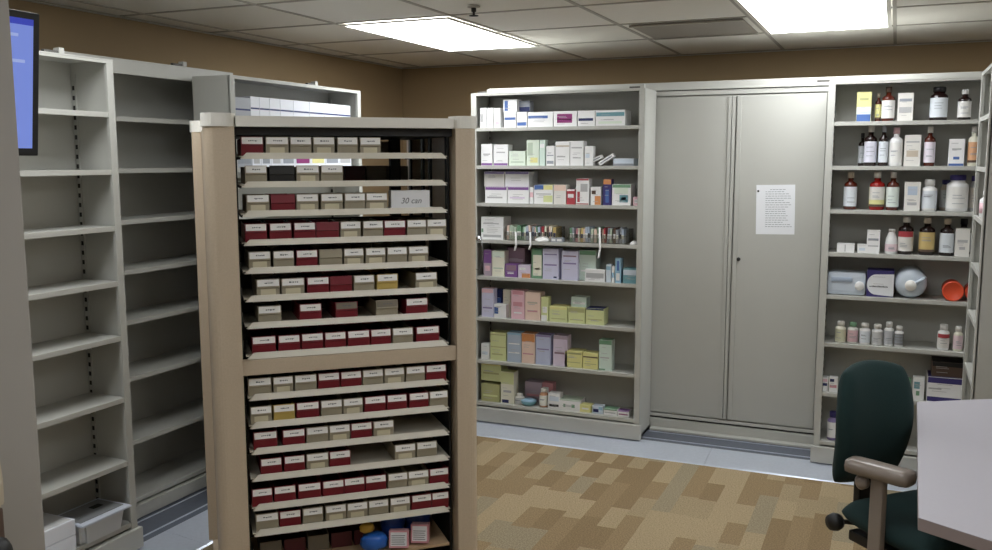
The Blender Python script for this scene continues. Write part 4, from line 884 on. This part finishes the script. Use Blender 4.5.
for k, (x, r, y, lab) in enumerate(((.297, .051, 5.17, 'red-orange round tub lying on the fifth shelf of the bottle unit'), (.398, .045, 5.20, 'red-orange round tub half hidden behind the right post of the bottle unit'))):
    j = thing('round_tub', lab, 'tub', (x, y, zj + r + .0008), 0, 'red-orange tubs on the fifth shelf')
    RO = mat('red_orange', srgb(214, 66, 40), .35); RO2 = mat('red_orange_lid', srgb(224, 84, 52), .35)
    MB().lathe([(r * .93, .008), (r * .93, .14), (r * .8, .145)], RO, M=Rx, n=28).build('body', j)
    MB().lathe([(r * .86, -.002), (r * .9, -.004), (r, -.002), (r, .0075)], RO2, M=Rx, n=28).build('lid', j)
# goods in the edge-on unit (front faces -x)
def dgood(x, y, z, kind, c, lab):
    if kind == 'b':
        t = thing('medicine_bottle', lab, 'medicine bottle', (x, y, z + .0008), 0, GRP['D'])
        r, h = .03, .12
        MB().lathe([(r * .9, 0), (r, .004), (r, h * .66), (r * .5, h * .78), (r * .5, h * .84)], pal(c[0]), n=16).build('body', t)
        MB().lathe([(r * .6, h * .84), (r * .6, h)], pal(c[1]), n=14).build('cap', t)
        MB().lathe([(r + .0005, h * .15), (r + .0005, h * .55)], pal(c[2]), n=16).build('label', t)
    else:
        b = MB(); b.box(-.02, .04, -.035, .035, .0008, .1, pal(c[0]), bev=.001); b.box(-.0206, -.020, -.03, .03, .02, .05, pal(c[1])); b.box(-.0206, -.02, -.03, .03, .06, .075, pal(c[2]))
        b.box(-.015, .035, -.0356, -.035, .02, .05, pal(c[1]))
        tag(b.build('medicine_carton', None, (x, y, z)), lab, 'medicine carton', GRP['D'])
dgood(.405, 4.74, SZ[1], 'c', ('white', 'blue', 'paleblue'), 'white and blue carton on the top shelf of the edge-on right unit')
dgood(.40, 4.62, SZ[1], 'c', ('offwhite', 'blue', 'rose'), 'off-white carton nearer the camera on the top shelf of the edge-on right unit')
dgood(.40, 4.70, SZ[2], 'b', ('white', 'white', 'offwhite'), 'white bottle on the second shelf of the edge-on right unit')
dgood(.405, 4.60, SZ[3], 'c', ('white', 'rose', 'slate'), 'white and rose carton on the third shelf of the edge-on right unit')
dgood(.39, 4.75, SZ[3], 'b', ('white', 'white', 'pink'), 'white bottle on the third shelf of the edge-on right unit')
dgood(.41, 4.62, SZ[4], 'b', ('white', 'offwhite', 'grey'), 'white bottle on the fourth shelf of the edge-on right unit')

# white binders on the shelf unit behind the carousel
ys = [3.552, 3.72, 3.79, 3.872, 3.96, 4.075, 4.22, 4.36, 4.50, 4.63]
BW = mat('binder_white', srgb(226, 229, 236), .4); BG = mat('binder_grey', srgb(170, 174, 182), .45); BL = mat('binder_line', srgb(50, 60, 110), .5)
for k in range(len(ys) - 1):
    y0, y1 = ys[k] + .001, ys[k + 1] - .001
    h = .352 if k else .342
    b = MB(); w = y1 - y0
    b.box(-.17, 0, -w / 2, w / 2, 0.0006, h, BG if k == 0 else BW, bev=.002)
    b.box(.0001, .0008, -w / 2 + .001, w / 2 - .001, h - .062, h - .054, BL)
    b.box(.0001, .0008, -w / 2 + .012, w / 2 - .012, .02, .05, pal(('slate', 'grey', 'slate', 'grey', 'slate', 'magenta', 'yellow', 'slate', 'grey')[k]))
    lab = 'wide grey file box at the left end of the white binder row' if k == 0 else ['', 'first narrow', 'second narrow', 'third narrow', 'fourth', 'fifth', 'sixth', 'seventh', 'rightmost'][k] + ' white file box of the row on the shelf behind the carousel'
    tag(b.build('file_box', None, (XFR - .035, (y0 + y1) / 2, SZ[2])), lab, 'file box', 'file boxes behind the carousel')
# tub and box stack on the lowest left shelf
zl = SZ[8] + .0015
b = thing('storage_tub', 'white plastic tub with a rimmed edge on the lowest left shelf', 'tub', (-2.985, 2.635, zl))
def frus(mb, x0, x1, y0, y1, z0, z1, tp, m):
    vs = [Vector(p) for p in ((x0 + tp, y0 + tp, z0), (x1 - tp, y0 + tp, z0), (x1 - tp, y1 - tp, z0), (x0 + tp, y1 - tp, z0), (x0, y0, z1), (x1, y0, z1), (x1, y1, z1), (x0, y1, z1))]
    mb.faces_from(vs, [(0, 3, 2, 1), (4, 5, 6, 7), (0, 1, 5, 4), (1, 2, 6, 5), (2, 3, 7, 6), (3, 0, 4, 7)], m)
m_ = MB(); frus(m_, -.085, .085, -.118, .118, .0006, .084, .012, TUBM)
bmesh.ops.bevel(m_.bm, geom=[e for e in m_.bm.edges if abs(e.verts[0].co.z - e.verts[1].co.z) > .02], offset=.02, segments=3, affect='EDGES')
m_.build('body', b)
MB().box(-.092, .1, -.127, .127, .0845, .094, mat('tub_rim', srgb(206, 212, 224), .3), bev=.004).build('rim', b)
MB().box(-.075, .07, -.11, .11, .0945, .097, mat('tub_lid', srgb(128, 130, 132), .4), bev=.001).build('lid', b)
MB().box(-.03, .0, .02, .07, .0972, .099, SLOT).build('lid_label', b)
for k in range(2):
    o = MB().box(-.1, .09, -.16, .05, 0, .062, BW, bev=.004).box(-.09, .08, -.15, .04, .062, .0635, TUBM)
    tag(o.build('flat_box', None, (-3.0, 2.445, zl + .0006 + .064 * k)), ('lower' if k == 0 else 'upper') + ' flat white box of the pair beside the tub on the lowest left shelf', 'box', 'flat white boxes on the lowest left shelf')
# chrome hook with a cord on the post of the carton unit
t = thing('hook', 'chrome hook with a dangling cord on the left post of the carton unit', 'hook', (-2.362, 5.146, 1.20))
MB().lathe([(.0, -.02), (.016, -.018), (.02, -.006), (.012, 0), (.012, .006)], CHROME, M=Matrix.Rotation(-PI / 2, 4, 'X'), n=16).build('knob', t)
MB().tube([(0, -.02, 0), (.018, -.026, -.002), (.03, -.03, -.02), (.036, -.03, -.08), (.032, -.03, -.14), (.018, -.03, -.18), (0, -.028, -.195), (-.014, -.026, -.19)], .0035, CHROME).build('cord', t)

# ------------------------------------------------------------------ near left: cabinet end, screen, chair
t = thing('end_cabinet', 'grey steel cabinet end filling the left edge of the photo', 'cabinet', (-1.607, .65, 0))
MB().box(-.60, 0, -.45, .65, .05, 2.25, mat('cabinet_grey', srgb(160, 156, 150), .5, noise=.03, scale=10), bev=.004).build('body', t)
MB().box(-.59, -.01, -.44, .64, 0, .0495, BLACK).build('plinth', t)
SCR = mat('screen_glow', srgb(112, 132, 208), .3, emit=.7); SCR2 = mat('screen_dark_bar', srgb(50, 62, 170), .3, emit=.7); SCR3 = mat('screen_text', srgb(150, 166, 220), .3, emit=.7)
t = thing('monitor', 'flat screen showing a blue page hanging beside the left cabinet end', 'monitor', (-2.092, 1.551, 1.885))
t.rotation_euler = (0, math.radians(6), 0)
SZH, SW = .185, .215
MB().box(-.035, 0, -SW, SW, -SZH, SZH, BLACK, bev=.004).build('housing', t)
s = MB(); s.box(.0003, .0012, -SW + .02, SW - .02, -SZH + .02, SZH - .018, SCR); sc_ = s.build('screen', t)
s = MB(); s.box(.0013, .0018, -SW + .02, SW - .02, SZH - .034, SZH - .018, SCR2)
for (a0, a1, z) in ((.12, .15, .12), (.05, .10, .12), (.09, .17, .055), (0, .05, .055), (.10, .14, -.13)):
    s.box(.0013, .0018, a0, a1, z, z + .008, SCR3)
s.build('page_text', sc_)
MB().box(-.045, -.036, -.05, .05, -.05, .05, BLACK).box(-.052, -.0455, -.262, -.03, -.02, .02, BLACK).build('wall_mount', t)
t = thing('office_machine', 'beige rounded plastic housing on a dark brown stand at the lower left corner', 'machine', (-1.318, 1.0, 0))
h = MB(); prof = [(-.16, 1.122), (-.002, 1.122), (-.001, 1.17), (-.012, 1.205), (-.022, 1.245), (-.05, 1.27), (-.16, 1.28)]
n = len(prof); vs = [Vector((p_[0], yy, p_[1])) for yy in (-.22, 0) for p_ in prof]
h.faces_from(vs, [tuple(range(n)), tuple(range(2 * n - 1, n - 1, -1))] + [(i, (i + 1) % n, n + (i + 1) % n, n + i) for i in range(n)], BEIGEP)
bmesh.ops.bevel(h.bm, geom=h.bm.edges[:], offset=.006, segments=2, affect='EDGES'); h.build('housing', t)
MB().box(-.16, -.006, -.21, -.004, .04, 1.121, mat('brown_side', srgb(84, 66, 56), .5), bev=.004).build('stand', t)
MB().box(-.17, .004, -.23, .0, 0, .039, BLACK, bev=.006).build('foot', t)
MB().lathe([(.001, 0), (.020, .002), (.026, .012), (.02, .024), (.001, .028)], BLACK, M=Matrix.Translation((-.0055, -.03, 1.055)) @ Matrix.Rotation(PI / 2, 4, 'Y'), n=16).build('knob', t)

# ------------------------------------------------------------------ desk
dk = thing('desk', 'pale lavender-grey desk top jutting in at the right edge', 'desk', (0, 0, 0))
poly = [(.095, 2.46), (.55, 2.20), (1.35, 2.10), (1.35, 4.12), (.80, 4.10), (.114, 3.675)]
MB().prism(poly, .7835, .785, DESKM).prism(poly, .752, .7834, DESKE).build('desk_top', dk)
LEGM = mat('desk_leg', srgb(60, 58, 58), .5)
for (x, y) in ((.72, 2.36), (1.28, 2.22), (1.28, 4.0), (.82, 3.98)): MB().box(x - .025, x + .025, y - .025, y + .025, 0, .7515, LEGM, bev=.003).build('leg', dk)
MB().box(1.26, 1.28, 2.26, 3.96, .25, .7515, DESKE).build('modesty_panel', dk)
t = thing('partition_post', 'tan wooden partition edge at the lower right corner of the photo', 'partition', (.172, 1.5, 0))
MB().box(0, .5, -.02, .02, .0, 1.19, mat('tan_wood', srgb(196, 172, 138), .5, noise=.06, scale=30), bev=.004).build('panel', t)
MB().box(-.002, .52, -.024, .024, 1.1905, 1.20, BEIGEP, bev=.003).build('edge_strip', t)

# ------------------------------------------------------------------ task chair
cx, cy, ang = .152, 3.165, math.radians(-45)
oc = thing('task_chair', 'dark green fabric task chair with taupe arms beside the desk', 'chair', (cx, cy, 0), ang)   # local +x = facing
def pad(nx, ny, fn, m, name, parent, mods=1):
    """closed cushion from a superellipse grid: fn(u, v, side) -> point"""
    b = MB(); vs = []; idx = {}
    for side in (0, 1):
        for i in range(nx + 1):
            for j in range(ny + 1):
                edge = i in (0, nx) or j in (0, ny)
                if side == 1 and edge: idx[(1, i, j)] = idx[(0, i, j)]; continue
                idx[(side, i, j)] = len(vs); vs.append(Vector(fn(-1 + 2 * i / nx, -1 + 2 * j / ny, side)))
    fs = []
    for side in (0, 1):
        for i in range(nx):
            for j in range(ny):
                q = [idx[(side, i, j)], idx[(side, i + 1, j)], idx[(side, i + 1, j + 1)], idx[(side, i, j + 1)]]
                fs.append(tuple(q if side else q[::-1]))
    b.faces_from(vs, fs, m, True)
    o = b.build(name, parent)
    s = o.modifiers.new('sub', 'SUBSURF'); s.levels = 1; s.render_levels = 2
    return o
def sq(u, v, k=.55):      # square grid to rounded square
    return u * math.sqrt(1 - k * v * v / 2), v * math.sqrt(1 - k * u * u / 2)
def back_fn(u, v, side):
    a, b = sq(u, v, .5)
    width = .168 + .012 * math.sin((b + .3) * 1.6) - .03 * max(0, b) ** 2
    e = max(0, 1 - max(abs(u), abs(v)) ** 4)
    zc = .775 + .235 * b
    xc = -.262 - .05 * max(0, -b) ** 1.6 - .02 * max(0, b) ** 2 + .04 * (a * a)
    return (xc + (.045 if side else -.045) * e ** .5, width * a - .018, zc)
pad(10, 12, back_fn, FABRIC, 'backrest', oc)
def seat_fn(u, v, side):
    a, b = sq(u, v, .5)
    e = max(0, 1 - max(abs(u), abs(v)) ** 4)
    z = .512 - .02 * max(0, a) ** 3 + (.05 if side else -.05) * e ** .5 + (.012 * b * b if side else 0)
    return (.0 + .225 * a, .235 * b, z)
pad(10, 10, seat_fn, FABRIC, 'seat', oc)
MB().box(-.17, .17, -.17, .17, .415, .45, BLACK, bev=.008).build('seat_pan', oc)
for s in (-1, 1):
    yy = s * .236
    b = MB(); b.box(-.10, .108, -.038, .038, .700, .746, ARMM, bev=.022)
    o = b.build('arm_pad', oc, (.015, yy, 0), (0, 0, -s * math.radians(18)))
    for p in o.data.polygons: p.use_smooth = True
    MB().box(-.006, .046, yy - .012, yy + .010, .415, .705, ARMM, bev=.007).box(-.012, .052, *sorted((yy, s * .168)), .398, .414, BLACK).build('arm_post', oc)
    MB().lathe([(.001, 0), (.022, .002), (.024, .02), (.012, .03)], ARMM, M=Matrix.Translation((-.03, yy - .008, .675)) @ Matrix.Rotation(PI / 2, 4, 'X'), n=14).build('arm_button', oc)
MB().box(-.30, -.10, -.03, .03, .395, .418, BLACK, bev=.006).box(-.305, -.275, -.03, .03, .40, .70, BLACK, bev=.008).build('back_bar', oc)
MB().lathe([(.001, 0), (.026, .003), (.031, .02), (.026, .04), (.001, .044)], BLACK, M=Matrix.Translation((-.19, -.19, .475)) @ Matrix.Rotation(PI / 2, 4, 'X'), n=16).tube([(-.19, -.19, .475), (-.19, -.02, .43)], .008, BLACK).build('tilt_knob', oc)
MB().tube([(.02, -.225, .41), (-.03, -.215, .385), (-.07, -.18, .37), (-.09, -.12, .375), (-.10, -.05, .40)], .013, BLACK).build('arm_bracket', oc)
MB().lathe([(.026, .12), (.026, .26), (.017, .262), (.017, .40)], BLACK, n=16).build('gas_column', oc)
for k in range(5):
    a = k * 2 * PI / 5 + .9
    d = Vector((math.cos(a), math.sin(a), 0))
    leg = MB(); leg.tube([d * .02 + Vector((0, 0, .125)), d * .12 + Vector((0, 0, .118)), d * .22 + Vector((0, 0, .095)), d * .27 + Vector((0, 0, .078))], [.03, .024, .018, .014], BLACK)
    lo = leg.build('base_leg', oc)
    Mw = Matrix.Translation(d * .27) @ Matrix.Rotation(a + .6, 4, 'Z')
    w = MB()
    for q in (-.016, .006): w.lathe([(.022, 0), (.027, .002), (.027, .008), (.022, .010)], BLACK, M=Mw @ Matrix.Translation((0, q, .0275)) @ Matrix.Rotation(-PI / 2, 4, 'X'), n=14)
    w.tube([d * .27 + Vector((0, 0, .03)), d * .27 + Vector((0, 0, .08))], .007, BLACK)
    w.build('caster', lo)
